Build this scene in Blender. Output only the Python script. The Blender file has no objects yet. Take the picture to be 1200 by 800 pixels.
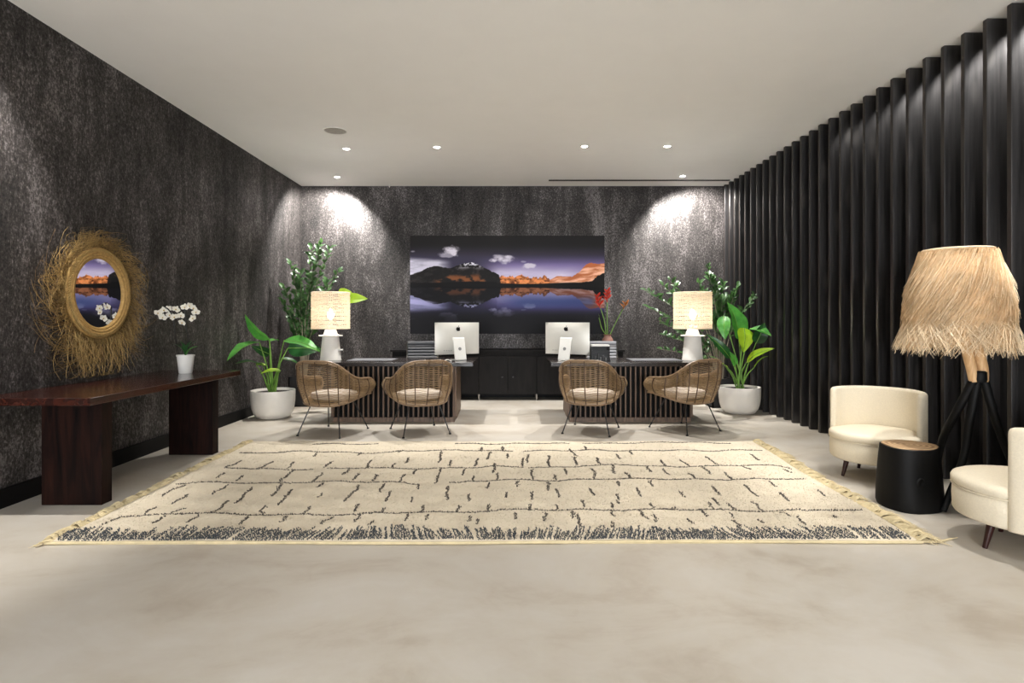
import bpy, math, random
import numpy as np
from mathutils import Vector, Matrix
random.seed(7); rng = np.random.default_rng(7)
PI = math.pi
C = bpy.context.scene.collection
SC = bpy.context.scene

# ------------------------------------------------------------------ camera, world, exposure
F, CX, CY, CH = 680.0, 600.0, 374.0, 1.35          # focal length in px, vanishing point, eye height
cam_d = bpy.data.cameras.new('camera'); cam = bpy.data.objects.new('camera', cam_d); C.objects.link(cam)
cam.location = (0, 0, CH); cam.rotation_euler = (PI/2, 0, 0)
cam_d.sensor_width = 36; cam_d.lens = 36*F/1200; cam_d.shift_y = -26/1200; cam_d.clip_start = .05
SC.camera = cam
SC.view_settings.view_transform = 'Standard'; SC.view_settings.look = 'None'
SC.view_settings.gamma = 1; SC.view_settings.use_curve_mapping = False
SC.view_settings.exposure = 0.85
w = bpy.data.worlds.new('world'); SC.world = w; w.use_nodes = True
w.node_tree.nodes['Background'].inputs[0].default_value = (.55, .68, 1, 1)
w.node_tree.nodes['Background'].inputs[1].default_value = .6

def light(name, kind, loc, power, color, rot=(0,0,0), **kw):
    d = bpy.data.lights.new(name, kind); d.energy = power; d.color = color
    for k, v in kw.items(): setattr(d, k, v)
    o = bpy.data.objects.new(name, d); C.objects.link(o); o.location = loc; o.rotation_euler = rot
    return o
SPOT_W = 185; WARM = (1, .972, .935)
# daylight through the glazed front behind the camera
light('daylight', 'AREA', (0, -6.85, 1.5), 500, (.95, .97, 1), (math.radians(101), 0, 0), shape='RECTANGLE', size=6.4, size_y=2.4)

WL, WR, WB, WF, HC = -3.66, 3.90, 10.09, -7.0, 3.665   # wall planes and ceiling height
BX = 3.65                                              # room edge of the wall boards

def at(x, y, Y):                                       # pixel and depth to a point of the room
    return Vector(((x-CX)*Y/F, Y, CH-(y-CY)*Y/F))
def floor_at(x, y, z=0.0):
    Y = F*(CH-z)/(y-CY); return Vector(((x-CX)*Y/F, Y, z))
def ceil_at(x, y):
    Y = F*(HC-CH)/(CY-y); return Vector(((x-CX)*Y/F, Y, HC))

# ------------------------------------------------------------------ materials
class Mat:
    def __init__(s, name):
        s.m = bpy.data.materials.new(name); s.m.use_nodes = True
        s.t = s.m.node_tree; s.b = s.t.nodes['Principled BSDF']
    def n(s, kind, **kw):
        nd = s.t.nodes.new(kind)
        for k, v in kw.items():
            if k in nd.inputs: nd.inputs[k].default_value = v
            else: setattr(nd, k, v)
        return nd
    def link(s, a, b): s.t.links.new(a, b)
    def coords(s, scale=(1,1,1), obj=True, rot=(0,0,0)):
        tc = s.n('ShaderNodeTexCoord'); mp = s.n('ShaderNodeMapping')
        mp.inputs['Scale'].default_value = scale; mp.inputs['Rotation'].default_value = rot
        s.link(tc.outputs['Object' if obj else 'UV'], mp.inputs['Vector']); return mp.outputs['Vector']
    def noise(s, vec, scale, detail=4, rough=.6, dist=0):
        nd = s.n('ShaderNodeTexNoise'); nd.inputs['Scale'].default_value = scale
        nd.inputs['Detail'].default_value = detail; nd.inputs['Roughness'].default_value = rough
        nd.inputs['Distortion'].default_value = dist
        s.link(vec, nd.inputs['Vector']); return nd.outputs['Fac']
    def ramp(s, fac, stops):
        r = s.n('ShaderNodeValToRGB'); e = r.color_ramp.elements
        while len(e) < len(stops): e.new(.5)
        for q, (p, c) in zip(e, stops): q.position = p; q.color = (*c, 1) if len(c) == 3 else c
        s.link(fac, r.inputs['Fac']); return r.outputs['Color']
    def math(s, op, a, b):
        nd = s.n('ShaderNodeMath', operation=op)
        for i, v in enumerate((a, b)):
            if isinstance(v, (int, float)): nd.inputs[i].default_value = v
            else: s.link(v, nd.inputs[i])
        return nd.outputs[0]
    def bump(s, h, strength=.3, dist=.01):
        b = s.n('ShaderNodeBump'); b.inputs['Strength'].default_value = strength; b.inputs['Distance'].default_value = dist
        s.link(h, b.inputs['Height']); s.link(b.outputs['Normal'], s.b.inputs['Normal'])
    def set(s, **kw):
        for k, v in kw.items():
            k = k.replace('_', ' ')
            if hasattr(v, 'is_linked') or hasattr(v, 'links'): s.link(v, s.b.inputs[k])
            else: s.b.inputs[k].default_value = (*v, 1) if isinstance(v, tuple) and len(v) == 3 and 'Color' in k else v
        return s.m
def lin(r, g, b): return tuple((c/255/12.92 if c/255 <= .04045 else ((c/255+.055)/1.055)**2.4) for c in (r, g, b))
def simple(name, rgb, rough=.5, var=.12, scale=20, bump=0, stretch=(1,1,1), **kw):
    m = Mat(name); v = m.coords(stretch); f = m.noise(v, scale)
    c = lin(*rgb); lo = tuple(x*(1-var) for x in c); hi = tuple(min(1, x*(1+var)) for x in c)
    if bump: m.bump(f, bump, .004)
    return m.set(Base_Color=m.ramp(f, [(.3, lo), (.7, hi)]), Roughness=rough, **kw)
M = {}
# wallpaper: dark ground with a worn metallic print in vertical drifts
def wallpaper():
    m = Mat('worn_metallic_wallpaper')
    fine = m.noise(m.coords((34, 34, 20)), 1.7, 4, .7)
    grit = m.noise(m.coords((90, 90, 60)), 1.0, 2, .6)
    drift = m.noise(m.coords((1.7, 1.7, .75)), 1.0, 6, .68, .5)
    streak = m.noise(m.coords((6, 6, 1.1)), 1.0, 5, .65, .4)
    k = m.math('ADD', m.math('MULTIPLY', drift, .50), m.math('MULTIPLY', streak, .30))
    k = m.math('ADD', k, m.math('MULTIPLY', fine, .66)); k = m.math('ADD', k, m.math('MULTIPLY', grit, .30))
    col = m.ramp(k, [(.74, lin(19, 17, 16)), (.88, lin(50, 46, 44)), (.97, lin(82, 77, 76)), (1.0, lin(116, 111, 110))])
    m.bump(fine, .35, .006)
    rr = m.ramp(k, [(.74, (.75,)*3), (1.0, (.42,)*3)])
    return m.set(Base_Color=col, Roughness=rr, Metallic=.2)
M['wallpaper'] = wallpaper()
def microcement():
    m = Mat('beige_microcement')
    a = m.noise(m.coords((1, 1.6, 1)), .9, 6, .62, .6); b = m.noise(m.coords(), 6, 5, .6, 1)
    k = m.math('ADD', m.math('MULTIPLY', a, .8), m.math('MULTIPLY', b, .25))
    col = m.ramp(k, [(.38, lin(171, 160, 145)), (.5, lin(185, 177, 164)), (.66, lin(193, 187, 177))])
    m.bump(b, .06, .004)
    return m.set(Base_Color=col, Roughness=m.ramp(b, [(.3, (.42,)*3), (.7, (.58,)*3)]))
M['floor'] = microcement()
M['ceiling'] = simple('white_ceiling_paint', (249, 248, 245), .9, .01, 3)
M['white_wall'] = simple('plain_white_wall', (205, 200, 190), .8, .02, 3)
M['black_skirting'] = simple('black_skirting', (10, 9, 9), .6, Specular_IOR_Level=.2)
M['black_backing'] = simple('black_backing', (12, 12, 12), .8)
def board_mat(name, tint):
    m = Mat(name)
    g = m.noise(m.coords((26, 26, .9)), 1.5, 6, .65, .4); big = m.noise(m.coords((5, 5, 1.3)), 1.0, 3, .5)
    vo = m.n('ShaderNodeTexVoronoi'); m.link(m.coords((5, 5, 1.6)), vo.inputs['Vector']); vo.inputs['Scale'].default_value = 1.2
    knot = m.ramp(vo.outputs['Distance'], [(.12, (.7,)*3), (.30, (0,)*3)])
    gr = m.ramp(g, [(.35, tuple(x*.22 for x in tint)), (.7, tint)])
    mx = m.n('ShaderNodeMix', data_type='RGBA'); m.link(knot, mx.inputs[0]); m.link(gr, mx.inputs[6])
    mx.inputs[7].default_value = (.075, .07, .066, 1)
    m.bump(m.math('ADD', g, m.math('MULTIPLY', knot, -.6)), .5, .006)
    r = m.ramp(big, [(.35, (.30,)*3), (.65, (.46,)*3)])
    return m.set(Base_Color=mx.outputs[2], Roughness=r, Specular_IOR_Level=.75)
M['black_board'] = board_mat('black_stained_timber', lin(58, 56, 56))
M['board_edge'] = simple('black_brown_board_edge', (36, 30, 27), .38, .3, 3, stretch=(20,20,.6))
def wood(name, dark, light, rough=.3, stretch=(6, .6, 6), scale=3, spec=.5):
    m = Mat(name); f = m.noise(m.coords(stretch), scale, 6, .6, 1.2)
    m.bump(f, .08, .003)
    return m.set(Base_Color=m.ramp(f, [(.32, lin(*dark)), (.7, lin(*light))]), Roughness=rough, Specular_IOR_Level=spec)
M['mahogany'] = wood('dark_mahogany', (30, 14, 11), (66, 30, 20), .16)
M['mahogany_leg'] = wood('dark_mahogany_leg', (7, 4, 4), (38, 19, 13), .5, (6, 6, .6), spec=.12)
M['desk_wood'] = wood('smoked_oak_slat', (62, 47, 36), (130, 103, 80), .45, (8, 8, .7))
M['desk_top'] = wood('black_brown_desk_top', (26, 22, 21), (48, 41, 38), .22, (.6, 6, 6))
M['desk_core'] = simple('black_desk_core', (6, 6, 6), .7, Specular_IOR_Level=.15)
M['credenza'] = wood('black_stained_credenza', (12, 11, 10), (26, 23, 22), .6, (5, 5, .8), spec=.15)
M['steel'] = simple('brushed_steel', (150, 148, 144), .3, .05, Metallic=1.0)
M['rattan'] = simple('honey_rattan', (138, 113, 80), .5, .28, 30)
M['rattan_rim'] = simple('rattan_cane_rim', (134, 110, 84), .4, .3, 18)
M['rattan_dark'] = simple('dark_cane_rib', (74, 54, 38), .5, .2, 18)
M['seat_pad'] = simple('stone_linen', (196, 184, 170), .95, .08, 60, .3)
M['black_metal'] = simple('black_metal', (28, 26, 25), .4, .1)
M['alu'] = simple('silver_aluminium', (228, 226, 218), .38, .02, 4, Metallic=.35)
M['alu_bright'] = simple('bright_aluminium', (232, 231, 226), .3, .02, 4, Metallic=.3)
M['black_plastic'] = simple('black_plastic', (8, 8, 9), .4, .05, Specular_IOR_Level=.3)
M['grey_plastic'] = simple('grey_plastic', (120, 120, 118), .5, .05)
M['white_plastic'] = simple('white_plastic', (228, 226, 220), .4, .02)
M['glass_black'] = simple('black_screen_glass', (8, 8, 10), .08, .02)
M['grey_leather'] = simple('charcoal_leather', (42, 44, 48), .5, .08, 30)
M['silver_leather'] = simple('grey_leather', (112, 113, 117), .5, .06, 30)
M['cream'] = simple('cream_bouclette_upholstery', (222, 211, 188), .95, .05, 90, .35)
M['dark_leg'] = simple('dark_mahogany_foot', (48, 20, 16), .3, .2)
M['plaster'] = simple('white_plaster_lamp_base', (232, 228, 220), .85, .03, 14, .3)
M['pot'] = simple('off_white_planter', (242, 237, 228), .6, .03, 8, .1)
M['soil'] = simple('dark_soil', (40, 30, 24), 1, .4, 60, .8)
M['black_planter'] = simple('charcoal_planter', (20, 19, 20), .6, .06)
M['stump'] = simple('blackened_stump', (6, 6, 6), .6, .3, 5, .4, (3,3,.6), Specular_IOR_Level=.22)
def stump_top():
    m = Mat('pale_end_grain'); tc = m.n('ShaderNodeTexCoord'); wv = m.n('ShaderNodeTexWave', wave_type='RINGS', rings_direction='Z')
    wv.inputs['Scale'].default_value = 9; wv.inputs['Distortion'].default_value = 2.5; wv.inputs['Detail'].default_value = 3
    m.link(tc.outputs['Object'], wv.inputs['Vector'])
    return m.set(Base_Color=m.ramp(wv.outputs['Fac'], [(0, lin(150, 116, 82)), (1, lin(196, 166, 126))]), Roughness=.6)
M['stump_top'] = stump_top()
M['raffia'] = simple('golden_raffia', (158, 130, 78), .8, .3, 6)
M['raffia_dark'] = simple('brown_raffia', (112, 86, 50), .8, .3, 6)
M['rope'] = simple('plaited_sea_grass', (168, 134, 78), .75, .25, 40, .5)
M['shade_straw'] = simple('tan_straw', (214, 182, 140), .75, .22, 8)
M['shade_straw_pale'] = simple('pale_straw', (240, 218, 184), .75, .15, 8)
M['driftwood'] = wood('pale_driftwood', (186, 140, 92), (226, 190, 142), .5, (8, 8, 1))
m = Mat('mirror_glass'); M['mirror'] = m.set(Base_Color=(.9, .9, .9), Roughness=.01, Metallic=1.0)
def leafmat(name, lo, hi, rough=.35, tr=.25):
    m = Mat(name); f = m.noise(m.coords(), 9, 3)
    m.set(Base_Color=m.ramp(f, [(.3, lin(*lo)), (.7, lin(*hi))]), Roughness=rough)
    t = m.n('ShaderNodeBsdfTranslucent'); t.inputs[0].default_value = (*lin(*hi), 1)
    mx = m.n('ShaderNodeMixShader'); mx.inputs[0].default_value = tr
    m.link(m.b.outputs[0], mx.inputs[1]); m.link(t.outputs[0], mx.inputs[2])
    m.link(mx.outputs[0], m.t.nodes['Material Output'].inputs[0]); return m.m
M['leaf'] = leafmat('bright_green_leaf', (40, 108, 44), (92, 168, 66))
M['leaf_dark'] = leafmat('deep_green_leaf', (18, 56, 26), (40, 92, 42))
M['leaf_lime'] = leafmat('lime_leaf', (140, 186, 30), (186, 216, 60), .4, .4)
M['leaf_shrub'] = leafmat('shrub_leaf', (34, 66, 34), (84, 122, 66), .4)
M['stem'] = simple('green_stem', (106, 146, 60), .5)
M['bark'] = simple('grey_bark', (128, 120, 104), .8)
M['petal'] = leafmat('white_orchid_petal', (236, 230, 214), (250, 247, 236), .6, .3)
M['orchid_heart'] = simple('yellow_orchid_heart', (190, 160, 80), .6)
M['bract_red'] = simple('coral_red_bract', (196, 62, 48), .4, .15)
M['bract_orange'] = simple('burnt_orange_bract', (170, 108, 58), .5, .2)
M['clay'] = simple('rosy_clay', (150, 110, 96), .5)
M['rug'] = simple('cream_wool_pile', (212, 200, 178), 1, .07, 2.5)
M['rug_dark'] = simple('charcoal_wool', (84, 78, 72), 1, .25, 30)
M['rug_blue'] = simple('slate_blue_wool', (74, 78, 82), 1, .3, 30)
M['fringe'] = simple('straw_coloured_fringe', (206, 190, 152), 1, .14, 14)
M['grille'] = simple('pale_grey_grille', (172, 168, 160), .8)
def emit(name, rgb, s):
    m = Mat(name); m.b.inputs['Base Color'].default_value = (*rgb, 1)
    m.b.inputs['Emission Color'].default_value = (*rgb, 1); m.b.inputs['Emission Strength'].default_value = s; return m.m
M['lens'] = emit('lit_downlight_lens', (1, .97, .92), 40)
M['bulb'] = emit('lit_bulb', (1, .93, .82), 32)
def woven():
    m = Mat('backlit_woven_paper_cord'); f = m.noise(m.coords((30, 30, 60)), 1, 2)
    m.set(Base_Color=m.ramp(f, [(.3, lin(232, 214, 186)), (.7, lin(252, 244, 228))]), Roughness=.8)
    t = m.n('ShaderNodeBsdfTranslucent'); t.inputs[0].default_value = (1, .95, .87, 1)
    mx = m.n('ShaderNodeMixShader'); mx.inputs[0].default_value = .5
    m.link(m.b.outputs[0], mx.inputs[1]); m.link(t.outputs[0], mx.inputs[2])
    m.link(mx.outputs[0], m.t.nodes['Material Output'].inputs[0]); return m.m
M['woven'] = woven()
m = Mat('clear_window_glass'); M['glass'] = m.set(Base_Color=(1,1,1), Roughness=.0, Transmission_Weight=1.0, IOR=1.02)

# ------------------------------------------------------------------ builders
class MB:
    def __init__(s): s.v = []; s.f = []
    def add(s, vs, fs):
        k = len(s.v); s.v += [tuple(v) for v in vs]; s.f += [tuple(i+k for i in f) for f in fs]; return s
    def box(s, c, d, bev=0.0, rz=0.0, m=None):
        x, y, z = (t/2 for t in d)
        if bev > 0:
            b = bev; vs = []; idx = {}
            for sx in (-1,1):
                for sy in (-1,1):
                    for sz in (-1,1):
                        for ax in range(3):
                            p = [sx*(x-b), sy*(y-b), sz*(z-b)]; p[ax] = (sx*x, sy*y, sz*z)[ax]
                            idx[(sx,sy,sz,ax)] = len(vs); vs.append(p)
            fs = []
            for ax in range(3):
                u, v_ = [(1,2),(2,0),(0,1)][ax]
                for sg in (-1,1):
                    q = []
                    for a, b2 in ((-1,-1),(1,-1),(1,1),(-1,1)):
                        t = [0,0,0]; t[ax] = sg; t[u] = a; t[v_] = b2; q.append(idx[(*t,ax)])
                    fs.append(q if sg > 0 else q[::-1])
            for ax in range(3):
                u, v_ = [(1,2),(2,0),(0,1)][ax]
                for a in (-1,1):
                    for b2 in (-1,1):
                        t1 = [0,0,0]; t1[u] = a; t1[v_] = b2; t2 = list(t1); t1[ax] = -1; t2[ax] = 1
                        q = [idx[(*t1,u)], idx[(*t2,u)], idx[(*t2,v_)], idx[(*t1,v_)]]
                        fs.append(q if a*b2 > 0 else q[::-1])
            for sx in (-1,1):
                for sy in (-1,1):
                    for sz in (-1,1):
                        q = [idx[(sx,sy,sz,a)] for a in range(3)]; fs.append(q if sx*sy*sz > 0 else q[::-1])
        else:
            vs = [(i*x, j*y, k*z) for i in (-1,1) for j in (-1,1) for k in (-1,1)]
            fs = [(0,1,3,2),(4,6,7,5),(0,4,5,1),(2,3,7,6),(0,2,6,4),(1,5,7,3)]
        R = Matrix.Rotation(rz, 3, 'Z') if m is None else m
        return s.add([tuple(R @ Vector(v) + Vector(c)) for v in vs], fs)
    def tube(s, pts, r, n=8, cap=True, flat=1.0):
        pts = [Vector(p) for p in pts]; K = len(pts)
        rs = r if isinstance(r, (list, tuple)) else [r]*K
        up = None; vs = []
        for i, p in enumerate(pts):
            t = (pts[min(i+1, K-1)] - pts[max(i-1, 0)]).normalized()
            if up is None:
                up = Vector((0,0,1)) if abs(t.z) < .9 else Vector((0,1,0))
            a = t.cross(up).normalized(); b = a.cross(t).normalized(); up = b
            for j in range(n):
                th = 2*PI*j/n; vs.append(p + a*math.cos(th)*rs[i] + b*math.sin(th)*rs[i]*flat)
        fs = [(i*n+j, i*n+(j+1) % n, (i+1)*n+(j+1) % n, (i+1)*n+j) for i in range(K-1) for j in range(n)]
        if cap: fs += [tuple(range(n))[::-1], tuple((K-1)*n+j for j in range(n))]
        return s.add(vs, fs)
    def ring(s, pts, r, n=8):                          # closed tube
        pts = [Vector(p) for p in pts]; K = len(pts); vs = []
        c = sum(pts, Vector())/K
        for i, p in enumerate(pts):
            t = (pts[(i+1) % K]-pts[i-1]).normalized(); a = (p-c); a = (a - t*a.dot(t)).normalized(); b = t.cross(a)
            for j in range(n):
                th = 2*PI*j/n; vs.append(p + a*math.cos(th)*r + b*math.sin(th)*r)
        fs = [(i*n+j, i*n+(j+1) % n, ((i+1) % K)*n+(j+1) % n, ((i+1) % K)*n+j) for i in range(K) for j in range(n)]
        return s.add(vs, fs)
    def lathe(s, prof, n=32, c=(0,0,0), sx=1, sy=1, cap=True, wob=None):
        vs = []; K = len(prof)
        for r, z in prof:
            for j in range(n):
                th = 2*PI*j/n; q = r*(wob(th, z) if wob else 1)
                vs.append((c[0]+q*math.cos(th)*sx, c[1]+q*math.sin(th)*sy, c[2]+z))
        fs = [(i*n+j, i*n+(j+1) % n, (i+1)*n+(j+1) % n, (i+1)*n+j) for i in range(K-1) for j in range(n)]
        if cap: fs += [tuple(range(n))[::-1], tuple((K-1)*n+j for j in range(n))]
        return s.add(vs, fs)
    def quad(s, a, b, c, d): return s.add([a, b, c, d], [(0,1,2,3)])
    def prism(s, poly, z0, z1, axis='z', m=None):     # polygon extruded
        n = len(poly); vs = [(x, y, z0) for x, y in poly] + [(x, y, z1) for x, y in poly]
        if m is not None: vs = [tuple(m @ Vector(v)) for v in vs]
        return s.add(vs, [tuple(range(n))[::-1], tuple(range(n, 2*n))] + [(i, (i+1) % n, n+(i+1) % n, n+i) for i in range(n)])
    def build(s, name, mat, parent=None, smooth=False, auto=True, loc=None):
        me = bpy.data.meshes.new(name); me.from_pydata(s.v, [], s.f); me.materials.append(mat)
        if smooth:
            me.polygons.foreach_set('use_smooth', [True]*len(me.polygons))
            if auto: me.set_sharp_from_angle(angle=math.radians(42))
        me.validate(); me.update()
        o = bpy.data.objects.new(name, me); C.objects.link(o)
        if parent is not None: o.parent = parent
        if loc is not None: o.location = loc
        return o
def strands(paths, rad, name, mat, parent=None, n=3, taper=True):   # many thin tubes in one mesh; paths [N,K,3]
    P = np.asarray(paths, float); N, K, _ = P.shape
    T = np.gradient(P, axis=1); T /= np.linalg.norm(T, axis=2, keepdims=True)+1e-9
    ref = np.where(np.abs(T[..., 2:3]) > .9, np.array([0, 1., 0]), np.array([0, 0, 1.]))
    A = np.cross(T, ref); A /= np.linalg.norm(A, axis=2, keepdims=True)+1e-9; B = np.cross(A, T)
    r = np.broadcast_to(np.asarray(rad, float).reshape(-1, 1), (N, K)).copy()
    if taper: r *= np.linspace(1, .35, K)[None]
    th = np.arange(n)*2*PI/n
    V = P[:, :, None] + r[:, :, None, None]*(np.cos(th)[None, None, :, None]*A[:, :, None] + np.sin(th)[None, None, :, None]*B[:, :, None])
    i = np.arange(N)[:, None, None]*K*n; k = np.arange(K-1)[None, :, None]*n; j = np.arange(n)[None, None]
    j2 = (j+1) % n
    Fq = np.stack([i+k+j, i+k+j2, i+k+n+j2, i+k+n+j], -1).reshape(-1, 4)
    return raw(name, V.reshape(-1, 3), Fq, mat, parent)
def raw(name, V, Fc, mat, parent=None, smooth=False):
    me = bpy.data.meshes.new(name); V = np.asarray(V, np.float32); Fc = np.asarray(Fc, np.int32); q = Fc.shape[1]
    me.vertices.add(len(V)); me.vertices.foreach_set('co', V.ravel())
    me.loops.add(Fc.size); me.loops.foreach_set('vertex_index', Fc.ravel())
    me.polygons.add(len(Fc)); me.polygons.foreach_set('loop_start', np.arange(0, Fc.size, q, dtype=np.int32))
    me.polygons.foreach_set('use_smooth', np.full(len(Fc), smooth)); me.update(calc_edges=True); me.validate()
    me.materials.append(mat); o = bpy.data.objects.new(name, me); C.objects.link(o)
    if parent is not None: o.parent = parent
    return o
def thing(name, label, cat, loc=(0,0,0), rz=0, group=None):
    o = bpy.data.objects.new(name, None); C.objects.link(o); o.location = loc; o.rotation_euler = (0,0,rz)
    o.empty_display_size = .1
    return tag(o, label, cat, group)
def tag(o, label, cat, group=None):
    o['label'] = label; o['category'] = cat
    if group: o['group'] = group
    return o
def stuff(o): o['kind'] = 'stuff'; return o
def struct(o): o['kind'] = 'structure'; return o
def dup(root, loc, rz, label, group=None):
    r = root.copy(); C.objects.link(r); r.location = loc; r.rotation_euler = (0,0,rz); r['label'] = label
    if group: r['group'] = group
    for ch in list(root.children):
        if ch.type == 'LIGHT': continue
        c = ch.copy(); C.objects.link(c); c.parent = r
        for g in ch.children:
            d = g.copy(); C.objects.link(d); d.parent = c
    return r
def spline(pts, n):                                    # Catmull-Rom through the points
    P = [np.array(p, float) for p in pts]; P = [2*P[0]-P[1]] + P + [2*P[-1]-P[-2]]; out = []
    S = len(P)-3
    for q in range(n):
        t = q/(n-1)*S; i = min(int(t), S-1); t -= i
        a, b, c, d = P[i:i+4]
        out.append(.5*((2*b)+(-a+c)*t+(2*a-5*b+4*c-d)*t*t+(-a+3*b-3*c+d)*t**3))
    return np.array(out)

# ------------------------------------------------------------------ the room
def slab(name, c, d, mat, parent=None): return MB().box(c, d).build(name, mat, parent)
struct(slab('floor', (0.1, (WB+WF)/2, -.05), (8.4, WB-WF+.4, .1), M['floor']))
struct(slab('ceiling', (0.1, (WB+WF)/2, HC+.05), (8.4, WB-WF+.4, .1), M['ceiling']))
struct(slab('wall_left', (WL-.05, (WB+WF)/2, HC/2), (.1, WB-WF, HC), M['wallpaper']))
struct(slab('wall_back', (.12, WB+.05, HC/2), (7.7, .1, HC), M['wallpaper']))
wr = struct(slab('wall_right', (WR+.05, (WB+WF)/2, HC/2), (.1, WB-WF, HC), M['black_backing']))
struct(slab('baseboard_left', (WL+.012, (WB+WF)/2, .068), (.024, WB-WF, .136), M['black_skirting']))
struct(slab('baseboard_back', (-.2, WB-.012, .068), (6.85, .024, .136), M['black_skirting']))
# timber boards standing edge-on to the right wall
bd = MB().box((0, 0, (HC)/2), (.24, .04, HC-.004), .003)
bme = None; y0 = .0017969*F*BX; sp = 8.855e-5*F*BX
k = -7
while y0+k*sp < WB-.05:
    if bme is None:
        o = bd.build('board', M['black_board'], wr); bme = o.data
        e = MB().box((-.1215, 0, HC/2), (.003, .034, HC-.02)).build('board_edge', M['board_edge'], o)
    else:
        o = bpy.data.objects.new('board', bme); C.objects.link(o); o.parent = wr
        e2 = e.copy(); C.objects.link(e2); e2.parent = o
    o.location = (BX+.12+.0015, y0+k*sp+.02, 0); k += 1
# board object texture differs per board: random-offset through object location is lost in object space, so vary grain by object info
for mn in ('black_stained_timber',):
    mt = bpy.data.materials[mn]; nt = mt.node_tree
    oi = nt.nodes.new('ShaderNodeObjectInfo'); mul = nt.nodes.new('ShaderNodeVectorMath'); mul.operation = 'SCALE'
    mul.inputs[3].default_value = 37.0
    nt.links.new(oi.outputs['Random'], mul.inputs[0])
    for mp in [n for n in nt.nodes if n.type == 'MAPPING']: nt.links.new(mul.outputs[0], mp.inputs['Location'])
# front of the hall behind the camera: wall with wide glazing
wf = struct(MB().box((.1, WF-.05, 3.2), (8.2, .1, .93)).box((-3.6, WF-.05, 1.37), (.7, .1, 2.74)).box((3.7, WF-.05, 1.37), (.7, .1, 2.74)).build('wall_front', M['white_wall']))
for i in range(3):
    x = -3.25+2.2*i+1.1
    wn = struct(MB().box((x-1.07, WF-.05, 1.37), (.06, .08, 2.73)).box((x+1.07, WF-.05, 1.37), (.06, .08, 2.73)).box((x, WF-.05, .04), (2.1, .08, .08)).box((x, WF-.05, 2.7), (2.1, .08, .07)).build('window_%d' % (i+1), M['black_metal']))
    slab('pane', (x, WF-.05, 1.37), (2.08, .01, 2.58), M['glass'], wn)

# ceiling fittings
dl_proto = None
def downlight(x, y, label, group=None, power=SPOT_W, spot=math.radians(84), tilt=None):
    global dl_proto
    if dl_proto is None:
        t = thing('downlight', label, 'ceiling light', (x, y, HC), 0, group)
        pts = [(.046*math.cos(a), .046*math.sin(a), -.003) for a in np.linspace(0, 2*PI, 28, endpoint=False)]
        MB().ring(pts, .007).build('trim_ring', M['white_plastic'], t, True)
        MB().lathe([(.038, -.002), (.038, -.006)], 20).build('lens', M['lens'], t)
        dl_proto = t
    else:
        t = dup(dl_proto, (x, y, HC), 0, label, group)
        if group is None and 'group' in t: del t['group']
    L = light('spot', 'SPOT', (0, 0, -.03), power, WARM, spot_size=spot, spot_blend=.55, shadow_soft_size=.03)
    L.parent = t
    if tilt: L.rotation_euler = tilt
    return t
for (px, py, lab, pw) in [
    (406, 174, 'lit recessed downlight in the ceiling nearest the round speaker', 1),
    (512, 172, 'lit recessed downlight in the ceiling above the left desk, nearer the room centre', 1),
    (685, 171, 'lit recessed downlight above the right desk, nearer the room centre', 1),
    (782, 171, 'lit recessed downlight in the ceiling above the right end of the right desk', 1),
    (395, 207, 'lit recessed downlight close to the back wall in its left corner', 1.9),
    (800, 206, 'lit recessed downlight beside the linear slot near the back wall', 1.9)]:
    p = ceil_at(px, py); downlight(p.x, p.y, lab, 'lit downlights in the far ceiling', SPOT_W*pw, math.radians(84 if pw < 1.5 else 120), None if pw < 1.5 else (math.radians(24), math.radians(-22 if p.x > 0 else 22), 0))
for (x, y, pw, wh) in [(-3.2, 3.6, 1.2, 'over the wall mirror'), (-1.0, 3.75, .32, 'left of the middle, over the rug'), (1.0, 3.75, .34, 'right of the middle, over the rug'),
                   (2.9, 3.6, .7, 'over the black stump table'), (-2.6, .2, .12, 'left of the camera'), (0, .2, .1, 'over the camera'), (2.6, .2, .12, 'right of the camera'),
                   (-1.5, -2.4, .2, 'behind the camera on the left'), (1.5, -2.4, .2, 'behind the camera on the right')]:
    downlight(x, y, 'lit recessed downlight above the frame, ' + wh, 'downlights above the frame', SPOT_W*pw, math.radians(84), (0, math.radians(22), 0) if x < -3 else None)
for k, w_ in enumerate('first second third fourth fifth sixth seventh eighth ninth tenth eleventh twelfth'.split()):  # unseen lamps added to make the bright patches high on the boards
    q = downlight(3.81, y0+(k-1)*sp-sp/2+.02, w_ + ' small unseen downlight added in the slot behind the timber boards, counted from the near end', 'added downlights between the timber boards', 75*.82**k, math.radians(66))
    bpy.data.objects.remove([c for c in q.children if c.name.startswith('lens')][0])
p = ceil_at(393, 153)
t = thing('ceiling_speaker', 'flush round pale grey speaker in the ceiling on the left', 'speaker', p)
MB().ring([(.135*math.cos(a), .135*math.sin(a), -.003) for a in np.linspace(0, 2*PI, 40, endpoint=False)], .006).build('rim', M['white_plastic'], t, True)
MB().lathe([(.13, 0), (.13, -.004)], 40).build('grille', M['grille'], t)
a, b = ceil_at(643, 211), ceil_at(856, 211)
t = thing('linear_slot', 'long narrow black slot diffuser in the ceiling along the back wall', 'air vent', (0, a.y, HC))
MB().box(((a.x+3.62)/2, 0, -.003), (3.62-a.x, .06, .012)).build('slot', M['black_plastic'], t)
MB().box(((a.x+3.62)/2, .037, -.004), (3.62-a.x, .012, .008)).build('frame', M['white_plastic'], t)
p = ceil_at(453.5, 213)
t = thing('smoke_detector', 'tiny white detector on the ceiling at the back wall above the left desk', 'detector', (p.x, WB-.12, HC))
MB().lathe([(.03, 0), (.03, -.012), (.012, -.03), (.006, -.05)], 16).build('housing', M['white_plastic'], t, True)

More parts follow.
